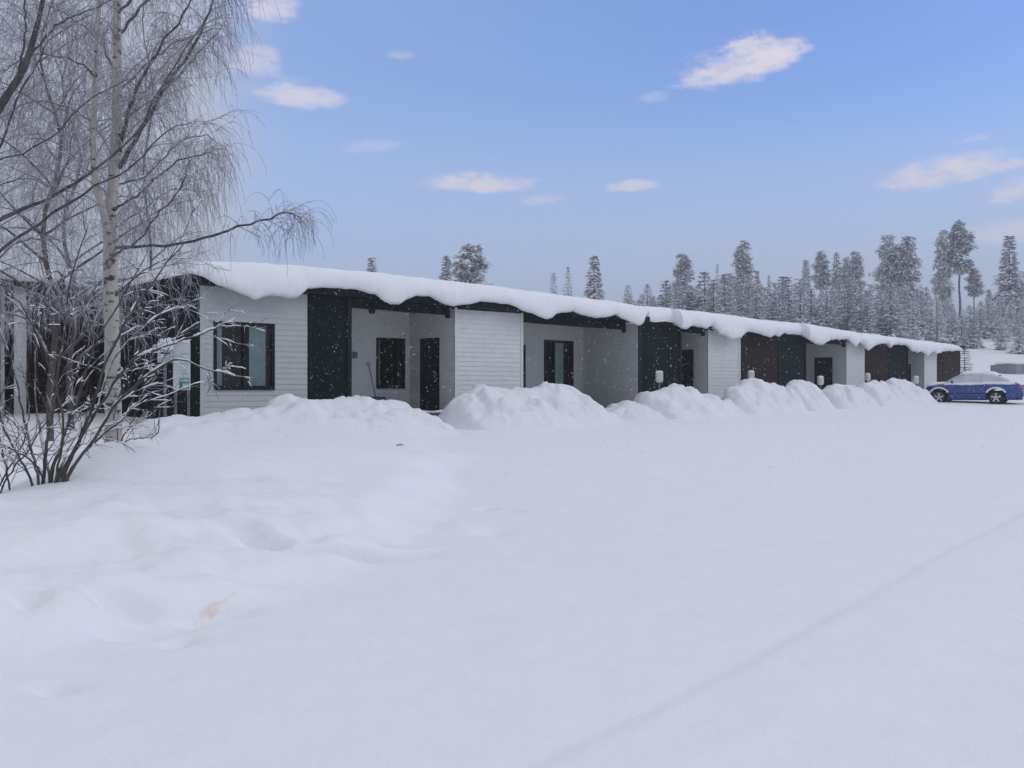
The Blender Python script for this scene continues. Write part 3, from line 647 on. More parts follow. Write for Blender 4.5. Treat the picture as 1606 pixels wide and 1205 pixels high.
# ------------------------------------------------------------------ car heater posts
def snow_cap(mb, c, rx, ry, h, seg=12):
    prof = [(1.0, 0), (1.08, .25), (1.0, .6), (.75, .88), (.35, 1.0), (0.01, 1.02)]
    n0 = len(mb.v)
    for (r, z) in prof:
        for j in range(seg):
            a = 2*math.pi*j/seg; ca, sa = math.cos(a), math.sin(a)
            k = 1/max(abs(ca), abs(sa))**.6
            mb.v.append((c[0]+rx*r*ca*k, c[1]+ry*r*sa*k, c[2]+z*h))
    for i in range(len(prof)-1):
        for j in range(seg):
            k = (j+1) % seg; mb.f.append((n0+i*seg+j, n0+i*seg+k, n0+(i+1)*seg+k, n0+(i+1)*seg+j))
def heater_post(first=[None]):
    r = empty('heater_post', (0, 0, 0))
    mb = MB(); mb.box((-.13, -.09, 1.02), (.13, .09, 1.34)); mb.box((-.115, -.075, .97), (.115, .075, 1.02)); mb.build('socket_box', M['post_white'], r, bevel=.02)
    mb = MB(); mb.box((-.085, -.1, 1.08), (.085, -.092, 1.27)); mb.build('lid', M['post_white'], r, bevel=.005)
    mb = MB(); mb.lathe([(.03, -.3), (.03, .97), (.045, .97), (.045, .99)], (0, 0, 0), 'z', 12); mb.build('post', M['post_grey'], r, smooth=False)
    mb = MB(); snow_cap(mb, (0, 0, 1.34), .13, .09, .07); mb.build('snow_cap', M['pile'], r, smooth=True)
    return r
def copy_tree(o, parent=None):
    c = o.copy(); COL.objects.link(c); c.parent = parent
    for ch in list(o.children): copy_tree(ch, c)
    return c
hp0 = heater_post()
for i, (px, pyb, sc_, t, lab) in enumerate(((1034, 600, 1, -1.95, 'pale heater post in front of the black panel, nearest of the five'), (1178, 596.5, .95, -1.6, 'heater post half sunk in the pile before the first brown panel'),
                                     (1287, 604, .95, -2.0, 'snow-capped heater post on a full pole in front of the middle door'), (1361, 598, .9, -1.7, 'heater post against the left edge of the second brown panel'),
                                     (1437, 602, .92, -2.2, 'smallest heater post, beside the last white wall near the blue car'))):
    o = hp0 if i == 0 else copy_tree(hp0)
    s = s_of(px, t); x, y = wxy(s, t); zbox = z_of(pyb, s, t)
    o.location = (x, y, zbox-.97*sc_*.84); o.scale = (sc_*.84, sc_*.84, sc_*.84); o.rotation_euler = (0, 0, ANG*.25+.1*i)
    tag(o, lab, 'heater post', 'car heater posts along the building')

# ------------------------------------------------------------------ shovel leaning in the first porch
p0 = Vector((*wxy(s_of(577.5, 1.6), 1.6), 0)); s_ = s_of(577.5, 1.9); top = Vector((*wxy(s_, 1.9), z_of(570, s_, 1.9)))
s_ = s_of(591, 1.2); bot = Vector((*wxy(s_, 1.2), z_of(631, s_, 1.2)))
sh = empty('snow_shovel', (bot.x, bot.y, bot.z)); tag(sh, 'snow shovel with a blue scoop leaning by the dark porch window', 'shovel')
L = top-bot
mb = MB(); mb.tube([L*.12, L*.95], [.017, .016], 8); mb.build('shaft', M['wood_grey'], sh, smooth=True)
mb = MB(); ax = Vector((DX, DY, 0)); u = L.normalized(); mb.tube([L*.93, L*.96+ax*.05, L*1.0+ax*.06, L*1.02, L*1.0-ax*.06, L*.96-ax*.05, L*.93], [.013]*7, 6); mb.build('grip', M['frame'], sh, smooth=True)
mb = MB(); P = []
for i in range(9):
    a = -1+2*i/8; P.append([ax*(a*.25)+u*(v*.30)-Vector((NX, NY, 0))*(.10*(a*a)+.03*(1-v)) for v in (-.35, 0, .3, .6)])
mb.grid(P); so = mb.build('scoop', M['blue_plastic'], sh, smooth=True); sm = so.modifiers.new('thick', 'SOLIDIFY'); sm.thickness = .012

# ------------------------------------------------------------------ sign and mailbox by the end wall
SY = 21.6
sg = empty('information_sign', tuple(at(285, 640, SY))); sg.rotation_euler = (0, 0, R(8)); tag(sg, 'white information sign with a green lower field against the black end wall', 'sign')
w_, h_ = .37, 1.06; zb = at(285, 612, SY).z-at(285, 640, SY).z
mb = MB(); mb.box((-w_/2, -.02, zb), (w_/2, .02, zb+h_)); mb.build('board', M['sign_white'], sg, bevel=.004)
mb = MB(); mb.box((-w_/2+.02, .022, -.4), (-w_/2+.07, .07, zb+h_-.05)); mb.build('post', M['post_grey'], sg)
mb = MB(); mb.box((w_/2-.07, .022, -.4), (w_/2-.02, .07, zb+h_-.05)); mb.build('post', M['post_grey'], sg)
mb = MB(); mb.box((-.045, -.026, zb+.02), (.165, -.022, zb+.275)); gf = mb.build('green_field', M['sign_green'], sg)
mb = MB(); mb.box((.02, -.031, zb+.04), (.15, -.028, zb+.15)); mb.box((-.03, -.031, zb+.185), (.15, -.028, zb+.255)); mb.build('map_block', M['sign_pale'], gf)
mb = MB()
for k in range(7): mb.box((-.03, -.026, zb+.36+k*.075), (.15-.03*(k % 3), -.022, zb+.385+k*.075))
mb.build('print_lines', M['sign_grey'], sg)
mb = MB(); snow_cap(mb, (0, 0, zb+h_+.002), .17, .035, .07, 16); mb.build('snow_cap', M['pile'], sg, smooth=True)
bx_ = empty('mailbox', tuple(at(259, 640, 21.2))); bx_.rotation_euler = (0, 0, R(15)); tag(bx_, 'pale mailbox under a tall snow cap, left of the information sign', 'mailbox')
z0 = at(0, 569, 21.2).z-at(0, 640, 21.2).z
mb = MB(); mb.box((-.15, -.14, z0), (.15, .14, z0+.28)); mb.build('box', simple('mailbox_paint', (.42, .42, .46), .6, .08), bx_, bevel=.015)
mb = MB(); mb.box((-.12, -.146, z0+.19), (.12, -.141, z0+.215)); mb.build('slot', M['frame'], bx_)
mb = MB(); mb.box((-.03, -.03, -.4), (.03, .03, z0-.002)); mb.build('post', M['wood_grey'], bx_)
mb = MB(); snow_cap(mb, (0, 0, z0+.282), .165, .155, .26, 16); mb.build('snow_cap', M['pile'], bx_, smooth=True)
# twig lying on the drift
pt = at(627, 688, 17.5); zt_ = T1(pt.x, pt.y)
mb = MB(); mb.tube([Vector((-.10, 0, .02)), Vector((-.03, .01, .035)), Vector((.05, 0, .04)), Vector((.11, .03, .02))], [.012, .022, .018, .007], 6); mb.tube([Vector((0, 0, .03)), Vector((.05, -.05, .07))], [.01, .004], 5)
o = mb.build('stick', M['bush'], None, smooth=True); o.location = (pt.x, pt.y, zt_); o.scale = (.65, .65, .65); tag(o, 'short dark stick lying on the smooth snow drift', 'stick')

# ------------------------------------------------------------------ blue car
def build_car():
    rr = at(1566, 632, 43.0); ff = at(1478, 630, 44.3)
    hd = math.atan2(ff.y-rr.y, ff.x-rr.x); WB = (Vector((ff.x, ff.y))-Vector((rr.x, rr.y))).length
    root = empty('parked_car', (rr.x, rr.y, .89), hd)      # local +x = forwards, origin under the rear axle
    tag(root, 'blue saloon car with snow on its bonnet, roof and windows at the right edge', 'car')
    W = .86; rw = .315
    def bottom(x):
        z = .20+.05*sstep(WB+.45, WB+.9, x)+.08*sstep(-.5, -1.0, x)
        for c in (0, WB):
            d = abs(x-c)
            if d < .40: z = max(z, .30+math.sqrt(.40**2-d*d)*.98)
        return float(z)
    tx = [-1.02, -.98, -.8, -.3, .2, .8, 1.4, 1.9, 2.1, 2.5, 2.9, WB+.55, WB+.75, WB+.85, WB+.88]
    tz = [.62, .86, .95, .96, .955, .94, .925, .92, .91, .87, .80, .72, .62, .48, .40]
    def topz(x): return float(np.interp(x, tx, tz))
    def half(x): return W*float(np.interp(x, [-1.02, -.9, -.3, 2.0, WB+.3, WB+.7, WB+.88], [.80, .92, 1.0, 1.0, .96, .84, .62]))
    xs = sorted(set([round(v, 3) for v in np.linspace(-1.02, WB+.88, 70)]+[c+e for c in (0, WB) for e in (-.401, -.399, -.38, -.35, .35, .38, .399, .401)]))
    P = []
    for x in xs:
        b, t, w = bottom(x), topz(x), half(x); t = max(t, b+.05)
        h = t-b; sec = [(.0, b+.0), (w*.86, b), (w*.97, b+.05), (w*1.0, b+h*.35), (w*.995, b+h*.62), (w*.965, t-.07), (w*.92, t-.02), (w*.80, t+.005), (w*.4, t+.025), (0, t+.03)]
        P.append([(x, y, z) for y, z in sec]+[(x, -y, z) for y, z in reversed(sec[:-1])])
    mb = MB(); mb.grid(P); nb = len(P[0]); mb.f.append(tuple(range(nb))); mb.f.append(tuple(len(P)*nb-nb+i for i in reversed(range(nb))))
    mb.build('body', M['car_blue'], root, smooth=True)
    # cabin
    cx = [-.62, -.35, .05, .5, 1.0, 1.35, 1.7, 2.12]; cz = [.96, 1.12, 1.30, 1.36, 1.375, 1.34, 1.20, .92]
    P = []
    for x in np.linspace(-.62, 2.12, 36):
        t = float(np.interp(x, cx, cz)); b = topz(x)-.03; w = half(x)*.93; r = max(0, t-.93)/.45
        P.append([(x, w, b), (x, w-.05*r, b+(t-b)*.3), (x, w-.16*r, b+(t-b)*.8), (x, w-.24*r, t-.015), (x, w-.42*r, t), (x, 0, t+.02)]+[(x, -(w-.42*r), t), (x, -(w-.24*r), t-.015), (x, -(w-.16*r), b+(t-b)*.8), (x, -(w-.05*r), b+(t-b)*.3), (x, -w, b)])
    mb = MB(); mb.grid(P); mb.build('cabin_glass', M['car_frost'], root, smooth=True)
    # pillars
    for sgn in (1, -1):
        mb = MB(); mb.tube([Vector((.62, sgn*.80, .95)), Vector((.60, sgn*.63, 1.345))], [.03, .025], 6); mb.build('pillar', M['car_frost'], root, smooth=True)
        mb = MB(); mb.tube([Vector((2.08, sgn*.77, .95)), Vector((1.7, sgn*.68, 1.20)), Vector((1.3, sgn*.6, 1.36))], [.03, .03, .025], 6); mb.build('pillar', M['car_frost'], root, smooth=True)
    # snow on roof, bonnet, boot and sills
    def blanket(x0, x1, w0, h, f, name, ph):
        P = []; 
        for i in range(26):
            x = x0+(x1-x0)*i/25; e = min(1, min(i, 25-i)/3); t = f(x); w = w0(x)*(.94+.05*math.sin(x*7+ph)); hh = h*(.35+.65*e)*(1+.15*math.sin(x*5+ph))
            row_ = []
            for a in (-1.0, -1.02, -.97, -.85, -.5, 0, .5, .85, .97, 1.02, 1.0):
                k = {1.0: -.10, 1.02: .25, .97: .62, .85: .9, .5: 1.0, 0: 1.05}[abs(a)]
                row_.append((x, a*w, t+hh*k+.012-.04*(abs(a) > .9)))
            P.append(row_)
        m = MB(); m.grid(P); return m.build(name, M['roofsnow'], root, smooth=True)
    blanket(-.05, 1.55, lambda x: .62, .11, lambda x: float(np.interp(x, cx, cz)), 'roof_snow', 0)
    blanket(2.0, WB+.62, lambda x: half(x)*.95, .085, lambda x: topz(x)+.015, 'bonnet_snow', 1)
    blanket(-.99, -.45, lambda x: half(x)*.93, .085, lambda x: topz(x)+.015, 'boot_snow', 2)
    mb = MB()
    for sgn in (1, -1):
        P = []
        for i in range(40):
            x = -.75+2.85*i/39; w = half(x); z = topz(x); h = .05+.006*math.sin(x*5)
            P.append([(x, sgn*(w*.955+.012), z-.075+.010*math.sin(x*4.3)+.006*math.sin(x*17)), (x, sgn*(w*.965+.02), z-.02), (x, sgn*(w*.93), z+h*.6), (x, sgn*(w*.86), z+h)])
        mb.grid(P)
        for c in (0, WB):
            P = []
            for i in range(15):
                a = R(30+120*i/14); r0 = .405
                P.append([(c+r0*math.cos(a), sgn*(W*1.003), .30+r0*.98*math.sin(a)), (c+(r0+.015)*math.cos(a), sgn*(W*1.02), .30+(r0+.015)*math.sin(a)), (c+(r0+.075)*math.cos(a), sgn*(W*1.0), .30+(r0+.06)*math.sin(a))])
            mb.grid(P)
    mb.build('sill_snow', M['roofsnow'], root, smooth=True)
    # underside, wells
    mb = MB(); mb.box((-.9, -.70, .19), (WB+.75, .70, .60)); mb.box((-.42, -.74, .17), (WB+.42, .74, .27)); mb.build('underbody', M['car_dark'], root)
    # wheels
    for c in (0, WB):
        for sgn in (1, -1):
            y = sgn*.76
            m = MB(); m.lathe([(.19, -.10), (.27, -.105), (.305, -.085), (.318, -.04), (.318, .04), (.305, .085), (.27, .105), (.19, .10)], (c, y, .29), 'y', 28)
            w = m.build('wheel', M['tyre'], root, smooth=True)
            m = MB(); f = sgn
            m.lathe([(.215, f*.095), (.205, f*.11), (.19, f*.09), (.185, f*.04)], (c, y, .29), 'y', 28)
            for k in range(5):
                a = 2*math.pi*k/5+.3; d = Vector((math.cos(a), 0, math.sin(a))); q = Vector((-math.sin(a), 0, math.cos(a))); o = Vector((c, y, .29))
                p = []
                for yy in (.05, .105):
                    for (rr_, ww) in ((.03, .045), (.20, .035)):
                        for s2 in (-1, 1): p.append(o+d*rr_+q*ww*s2+Vector((0, f*yy, 0)))
                m.hexa([p[0], p[1], p[3], p[2], p[4], p[5], p[7], p[6]])
            m.lathe([(.0, f*.115), (.05, f*.112), (.055, f*.09)], (c, y, .29), 'y', 12)
            m.build('rim', M['rim'], w)
            m = MB(); m.lathe([(0, f*.03), (.19, f*.03)], (c, y, .29), 'y', 20); m.build('brake_disc', M['car_dark'], w)
    # mirrors, lamps, bumpers, handles, mouldings
    for sgn in (1, -1):
        m = MB(); m.box((1.72, sgn*.86 if sgn > 0 else -1.02, .93), (1.82, 1.02 if sgn > 0 else -.86, 1.05)); m.build('mirror', M['car_blue'], root, bevel=.03)
        m = MB(); a, b = (.60, .86) ; m.box((-1.035, min(sgn*.52, sgn*.775), .70), (-.93, max(sgn*.52, sgn*.775), .83)); m.build('tail_lamp', M['red_lamp'], root, bevel=.02)
        m = MB(); m.box((WB+.50, min(sgn*.45, sgn*.74), .56), (WB+.78, max(sgn*.45, sgn*.74), .68)); m.build('headlight', M['head_lamp'], root, bevel=.03)
        for hx in (.55, 1.38):
            m = MB(); m.box((hx, min(sgn*.855, sgn*.885), .765), (hx+.18, max(sgn*.855, sgn*.885), .79)); m.build('door_handle', M['car_dark'], root, bevel=.006)
        m = MB()
        for xx in (.42, 1.22, 2.02): m.box((xx, min(sgn*.850, sgn*.8635), .28), (xx+.012, max(sgn*.850, sgn*.8635), .86))
        m.box((.45, min(sgn*.85, sgn*.868), .46), (2.15, max(sgn*.85, sgn*.868), .50)); m.build('door_seam', M['car_dark'], root)
    m = MB(); m.box((WB+.70, -.5, .28), (WB+.90, .5, .40)); m.build('front_grille', M['car_dark'], root, bevel=.02)
    m = MB(); m.box((-1.07, -.72, .34), (-.92, .72, .56)); m.build('rear_bumper', M['car_blue'], root, bevel=.04)
    m = MB(); m.box((-1.075, -.25, .60), (-1.03, .25, .71)); m.build('number_plate', M['post_white'], root)
    m = MB(); m.tube([Vector((-.2, 0, 1.38)), Vector((-.45, 0, 1.66))], [.006, .004], 5); m.build('aerial', M['car_dark'], root)
build_car()

# ------------------------------------------------------------------ low shed beyond the car
sp_ = at(1608, 590, 74); zs = T1(sp_.x, sp_.y)
shed = empty('low_shed', (sp_.x, sp_.y, zs), R(12)); tag(shed, 'low grey shed half buried in snow behind the blue car', 'shed')
zt = at(0, 572, 74).z-zs
mb = MB(); mb.box((-1.5, 0, -.5), (-.85, 2, zt)); mb.build('wall', M['concrete'], shed)['label'] = 'darker end wall'
mb = MB(); mb.box((-.846, .1, -.5), (1.9, 2, zt)); mb.build('wall', simple('shed_light', (.30, .31, .33), .8, .1), shed)
mb = MB(); mb.box((-.02, .02, -.5), (.12, .098, zt)); mb.box((.9, .02, -.5), (1.04, .098, zt)); mb.build('door_post', M['post_white'], shed)
mb = MB(); snow_cap(mb, (.2, 1, zt+.01), 1.55, 1.0, .30, 28); mb.build('roof_snow', M['roofsnow'], shed, smooth=True)

# ------------------------------------------------------------------ branch generator for bare trees
def jit(a): return Vector((rng.uniform(-a, a), rng.uniform(-a, a), rng.uniform(-a, a)))
def smooth_path(pts, n):
    out = []; m = len(pts)
    for i in range(n+1):
        u = i/n*(m-1); k = min(int(u), m-2); f = u-k
        p0 = pts[max(k-1, 0)]; p1 = pts[k]; p2 = pts[k+1]; p3 = pts[min(k+2, m-1)]
        out.append(.5*((2*p1)+(p2-p0)*f+(2*p0-5*p1+4*p2-p3)*f*f+(3*p1-p0-3*p2+p3)*f**3))
    return out
def grow(p, d, L, seg, grav, wob):
    pts = [p.copy()]; d = d.normalized(); st = L/seg
    for i in range(seg):
        d = (d+jit(wob)+Vector((0, 0, -1))*grav*(i+1)/seg).normalized(); p = p+d*st; pts.append(p.copy())
    return pts
def taper(r0, r1, n): return [r0+(r1-r0)*i/(n-1) for i in range(n)]
def clothe(mb, path, r0, n2, L2, n3, L3, droop=1.0, side=None, t0=.12, rt=.0022, hang=1.0):
    """side branches on a limb, and hanging twigs on those"""
    m = len(path)
    for k in range(n2):
        u = t0+(1-t0)*(k+rng.random())/n2; i = min(int(u*(m-1)), m-2); f = u*(m-1)-i
        p = path[i].lerp(path[i+1], f); ax = (path[i+1]-path[i]).normalized()
        a = jit(1); a = (a-ax*a.dot(ax)).normalized()
        d = (ax*rng.uniform(.4, 1.0)+a*rng.uniform(.6, 1.1)+Vector((0, 0, rng.uniform(-.1, .5)))).normalized()
        if side is not None: d = (d+side*.35).normalized()
        l = L2*rng.uniform(.45, 1.1)*(1.05-.45*u); r = max(rt*1.6, r0*(1-.75*u)*.42)
        br = grow(p, d, l, 7, .10*droop, .20); mb.tube(br, taper(r, rt*1.1, 8), 4, False)
        for q in range(n3):
            v = .15+.85*(q+rng.random())/n3; j = min(int(v*7), 6); pp = br[j].lerp(br[j+1], v*7-j)
            dd = ((br[j+1]-br[j]).normalized()*.7+jit(.9)+Vector((0, 0, -.15*hang))).normalized()
            ll = L3*rng.uniform(.35, 1.15); sgm = 6
            tw = grow(pp, dd, ll, sgm, .85*hang, .12); mb.tube(tw, taper(rt*1.15, rt*.7, sgm+1), 3, False)
            if rng.random() < .55:
                j2 = rng.randint(1, 3); t2 = grow(tw[j2], jit(1)+Vector((0, 0, -.5*hang)), ll*.5, 4, .5*hang, .2); mb.tube(t2, taper(rt*.9, rt*.65, 5), 3, False)

def pxpath(pts, Y, n):   # pts (px, py, dY)
    return smooth_path([at(px, py, Y+dy) for (px, py, dy) in pts], n)

# ------------------------------------------------------------------ the big birch
BY = 11.0
bb = at(178, 694, BY); gz = T1(bb.x, bb.y)
birch = empty('birch_tree', (bb.x, bb.y, gz)); tag(birch, 'tall twin-stemmed birch with pale bark and hanging twigs before the black end wall', 'tree')
def rel(path, o): return [p-o for p in path]
O = Vector((bb.x, bb.y, gz))
trunk = pxpath([(178, 790, 0), (178, 694, 0), (177, 600, 0), (175, 500, 0), (173, 400, 0), (172, 345, 0), (178, 280, 0), (183, 200, 0), (184, 100, 0), (183, 0, .1), (186, -120, .15), (190, -260, .2), (192, -400, .3)], BY, 60)
def trad(z): return float(np.interp(z-gz, [-.4, 0, .6, 2.2, 3.4, 5.2, 7, 10], [.125, .105, .088, .078, .062, .046, .032, .012]))
mb = MB(); mb.tube(rel(trunk, O), [trad(p.z)*(1+.04*math.sin(i*1.7)) for i, p in enumerate(trunk)], 14); mb.build('trunk', M['birch'], birch, smooth=True)
stem2 = pxpath([(173, 410, 0), (166, 350, -.12), (152, 295, -.2), (146, 240, -.25), (147, 180, -.25), (151, 90, -.3), (154, 0, -.3), (157, -120, -.3), (160, -260, -.3)], BY, 36)
mb = MB(); mb.tube(rel(stem2, O), taper(.047, .014, 37), 10); mb.build('second_stem', M['birch'], birch, smooth=True)
limb_px = [
    ([(187, 240, 0), (203, 175, -.2), (222, 125, -.5), (252, 72, -.9), (292, 12, -1.3), (310, -50, -1.5)], .026),
    ([(186, 262, 0), (226, 196, -.3), (266, 125, -.5), (308, 66, -.7), (336, -8, -.8), (345, -60, -.8)], .028),
    ([(198, 182, 0), (245, 152, .4), (300, 96, .9), (350, 40, 1.3)], .018),
    ([(181, 388, 0), (240, 386, -.4), (310, 377, -.7), (352, 364, -.9), (400, 348, -1.1), (444, 336, -1.2), (460, 338, -1.25), (470, 352, -1.3)], .020),
    ([(184, 150, 0), (235, 95, .8), (290, 60, 1.5), (345, 45, 2.0)], .020),
    ([(184, 60, 0), (240, -10, .5), (310, -60, .9), (360, -60, 1.2)], .022),
    ([(177, 290, 0), (230, 275, .6), (275, 228, 1.2), (315, 212, 1.6), (335, 220, 1.8)], .018),
    ([(176, 330, 0), (225, 300, -.6), (275, 255, -1.0), (330, 240, -1.4)], .016),
    ([(184, 115, 0), (150, 60, .3), (100, 20, .8), (50, -10, 1.2)], .018),
    ([(150, 120, -.3), (115, 95, -.8), (60, 85, -1.3), (5, 110, -1.7)], .014),
    ([(147, 190, -.2), (100, 165, .5), (50, 160, 1.0), (0, 185, 1.4)], .014),
    ([(176, 310, 0), (130, 260, .8), (90, 225, 1.4), (40, 215, 1.9)], .016),
    ([(180, 215, 0), (215, 165, 1.0), (250, 110, 1.9), (300, 60, 2.6)], .018),
    ([(175, 360, 0), (220, 330, .8), (265, 300, 1.6), (310, 300, 2.1)], .014),
    ([(186, 20, 0), (250, -40, -.6), (310, -55, -1.0), (345, -20, -1.2)], .018),
    ([(173, 400, 0), (215, 380, -.5), (245, 340, -.8), (280, 300, -1.0), (300, 250, -1.1)], .014),
]
lm = MB(); cm = MB()
for pts, r in limb_px:
    pa = pxpath(pts, BY, 22); pa = [p+jit(.015) for p in pa]; lm.tube(rel(pa, O), taper(r, .005, 23), 6)
    thin = r < .0145
    if pts[-1][0] == 470: clothe(cm, rel(pa, O), r, 22, .42, 5, .40, t0=.45, rt=.0021)
    else: clothe(cm, rel(pa, O), r, 18, .58, 8, .68, t0=.15, rt=.0020)
clothe(cm, rel(trunk[22:], O), .03, 16, 1.3, 8, .8); clothe(cm, rel(stem2[8:], O), .02, 16, 1.2, 8, .8)
lm.build('limbs', M['limb'], birch, smooth=True); cm.build('twigs', M['twig'], birch)

# ------------------------------------------------------------------ tree whose limbs reach in from the left edge
LY = 9.0
lb = at(-95, 800, LY); lz = T1(lb.x, lb.y); O2 = Vector((lb.x, lb.y, lz))
lt = empty('leaning_tree', tuple(O2)); tag(lt, 'bare tree at the left edge whose limbs arch into the picture', 'tree')
tp = pxpath([(-95, 830, 0), (-92, 600, 0), (-80, 420, 0), (-50, 260, 0), (2, 165, 0), (36, 110, 0), (55, 52, 0), (68, -5, 0), (78, -90, 0)], LY, 40)
mb = MB(); mb.tube(rel(tp, O2), taper(.06, .013, 41), 10); mb.build('trunk', M['limb'], lt, smooth=True)
lm = MB(); cm = MB()
for pts, r in (([(-85, 400, 0), (0, 345, .1), (60, 318, .2), (120, 287, .2), (178, 244, .3), (220, 200, .4), (245, 150, .5), (282, 90, .6), (330, 20, .7)], .024),
               ([(-85, 480, 0), (0, 392, -.2), (70, 345, -.3), (150, 292, -.3), (205, 262, -.3), (255, 212, -.3), (300, 190, -.2)], .018),
               ([(30, 120, 0), (38, 60, .1), (40, 0, .2), (42, -60, .3)], .014), ([(-60, 300, 0), (0, 232, .3), (25, 160, .4), (60, 100, .5), (80, 60, .5), (150, 20, .8)], .014),
               ([(-30, 230, 0), (0, 250, -.3), (80, 215, -.5), (140, 155, -.6), (200, 125, -.8)], .012), ([(45, 90, 0), (90, 40, -.3), (130, 20, -.5), (190, -5, -.7)], .012),
               ([(-80, 350, 0), (-20, 300, .6), (40, 280, 1.0), (90, 300, 1.2)], .014), ([(-85, 440, 0), (-20, 420, .5), (30, 380, .8), (90, 375, 1.1)], .014)):
    pa = [p+jit(.012) for p in pxpath(pts, LY, 22)]; lm.tube(rel(pa, O2), taper(r, .004, 23), 6)
    clothe(cm, rel(pa, O2), r, 15, .85, 6, .55, t0=.2, rt=.0019, hang=.7)
lm.build('limbs', M['limb'], lt, smooth=True); cm.build('twigs', M['twig'], lt)

# ------------------------------------------------------------------ frosted birches farther back at the left
def far_birch(px, Y, top, lab, nl, seed, mat='twig_far', spread=1.0):
    rng.seed(seed); b = at(px, 640, Y); z = T1(b.x, b.y); o = Vector((b.x, b.y, z))
    r = empty('birch_tree', tuple(o)); tag(r, lab, 'tree', 'bare birches at the left')
    H = at(px, top, Y).z-z
    tr = [Vector((.12*math.sin(i*.9+seed)*(i/10), .1*math.cos(i*.7+seed)*(i/10), -.4+(H+.4)*i/20)) for i in range(21)]
    mb = MB(); mb.tube(tr, taper(.065, .012, 21), 8); mb.build('trunk', M['limb'], r, smooth=True)
    lm = MB(); cm = MB()
    for k in range(nl):
        u = .22+.75*k/nl; i = int(u*20); a = k*2.4+rng.random(); d = Vector((math.cos(a), math.sin(a), rng.uniform(.5, 1.1)))
        pa = grow(tr[i], d, H*.36*(1.1-u)*spread+.6, 10, .16, .12); lm.tube(pa, taper(.035*(1.1-u)+.006, .005, 11), 5)
        clothe(cm, pa, .018, 9, 1.1, 7, 1.0, rt=.0034, t0=.15)
    lm.build('limbs', M['limb'], r, smooth=True); cm.build('twigs', M[mat], r)
far_birch(80, 17.5, -60, 'frosted birch behind the left edge tree, before the white pillar', 26, 3)
far_birch(112, 20.0, 60, 'frosted birch in front of the brown boarded wall, left of the twin-stemmed birch', 22, 8)
far_birch(232, 34.0, -40, 'tall frosted birch behind the black end wall, right of the twin-stemmed birch', 24, 14, spread=.55)
far_birch(-60, 24.0, -60, 'large frosted birch cut by the left edge, behind the black boarded wall', 24, 21)
rng.seed(77)

# ------------------------------------------------------------------ bare shrub on the drift
SYd = 9.2
def shrub(px, py, Y, stems, lab, nt):
    b = at(px, py, Y); z = T1(b.x, b.y); o = Vector((b.x, b.y, z-.05))
    r = empty('bare_shrub', tuple(o)); tag(r, lab, 'shrub', 'bare shrubs on the drift')
    sm = MB(); tm = MB(); sn = MB()
    def snowline(pa, rr, prob):
        i = 0
        while i < len(pa)-2:
            dz = abs((pa[i+1]-pa[i]).normalized().z)
            if rng.random() < prob*1.5*(1-dz)*1.6 and dz < .8:
                k = rng.randint(1, 3); seg = smooth_path(pa[i:i+k+1], 5)
                if len(seg) > 2:
                    h = [(.4+.6*math.sin(math.pi*q/(len(seg)-1))) for q in range(len(seg))]
                    rad = [min(.011, max(.0042, rr*1.0))*(.25+.85*h[q])*rng.uniform(.7, 1.55) for q in range(len(seg))]
                    sn.tube([seg[q]+Vector((0, 0, rr*.8+rad[q]*.45)) for q in range(len(seg))], rad, 6)
                i += k
            else: i += 1
    for pts, rr in stems:
        f_ = [1.9, 1.55, 1.2]
        pts = [(px+(q[0]-px)*f_[min(i, 2)] if i < 3 else q[0], q[1], q[2]) for i, q in enumerate(pts)]
        pts = [(pts[0][0]-(pts[1][0]-pts[0][0])*.5, pts[0][1]+70, pts[0][2])]+pts; rr = rr*.78
        pa = [p-o+jit(.01) for p in pxpath(pts, Y, 26)]; sm.tube(pa, taper(rr, .005, 27), 7)
        snowline(pa[6:], rr*.55, .16)
        for k in range(nt):
            u = .25+.75*rng.random(); i = min(int(u*26), 25); ax = (pa[i+1]-pa[i]).normalized()
            d = ax+jit(.9)+Vector((.1, 0, .1)); l = rng.uniform(.3, .95)*(1.15-.6*u)
            br = grow(pa[i], d, l, 8, .06, .22); r2 = max(.0035, rr*(1-u)*.5); tm.tube(br, taper(r2, .002, 9), 4, False); snowline(br, r2, .24)
            for q in range(4):
                j = rng.randint(2, 7); b2 = grow(br[j], (br[j]-br[j-1]).normalized()+jit(.8), l*rng.uniform(.25, .5), 5, .06, .2); tm.tube(b2, taper(.0032, .0017, 6), 3, False); snowline(b2, .0035, .16)
    sm.build('stems', M['bush'], r, smooth=True); tm.build('twigs', M['bush'], r); tag(sn.build('snow_load', M['pile'], r, smooth=True), kind='stuff')
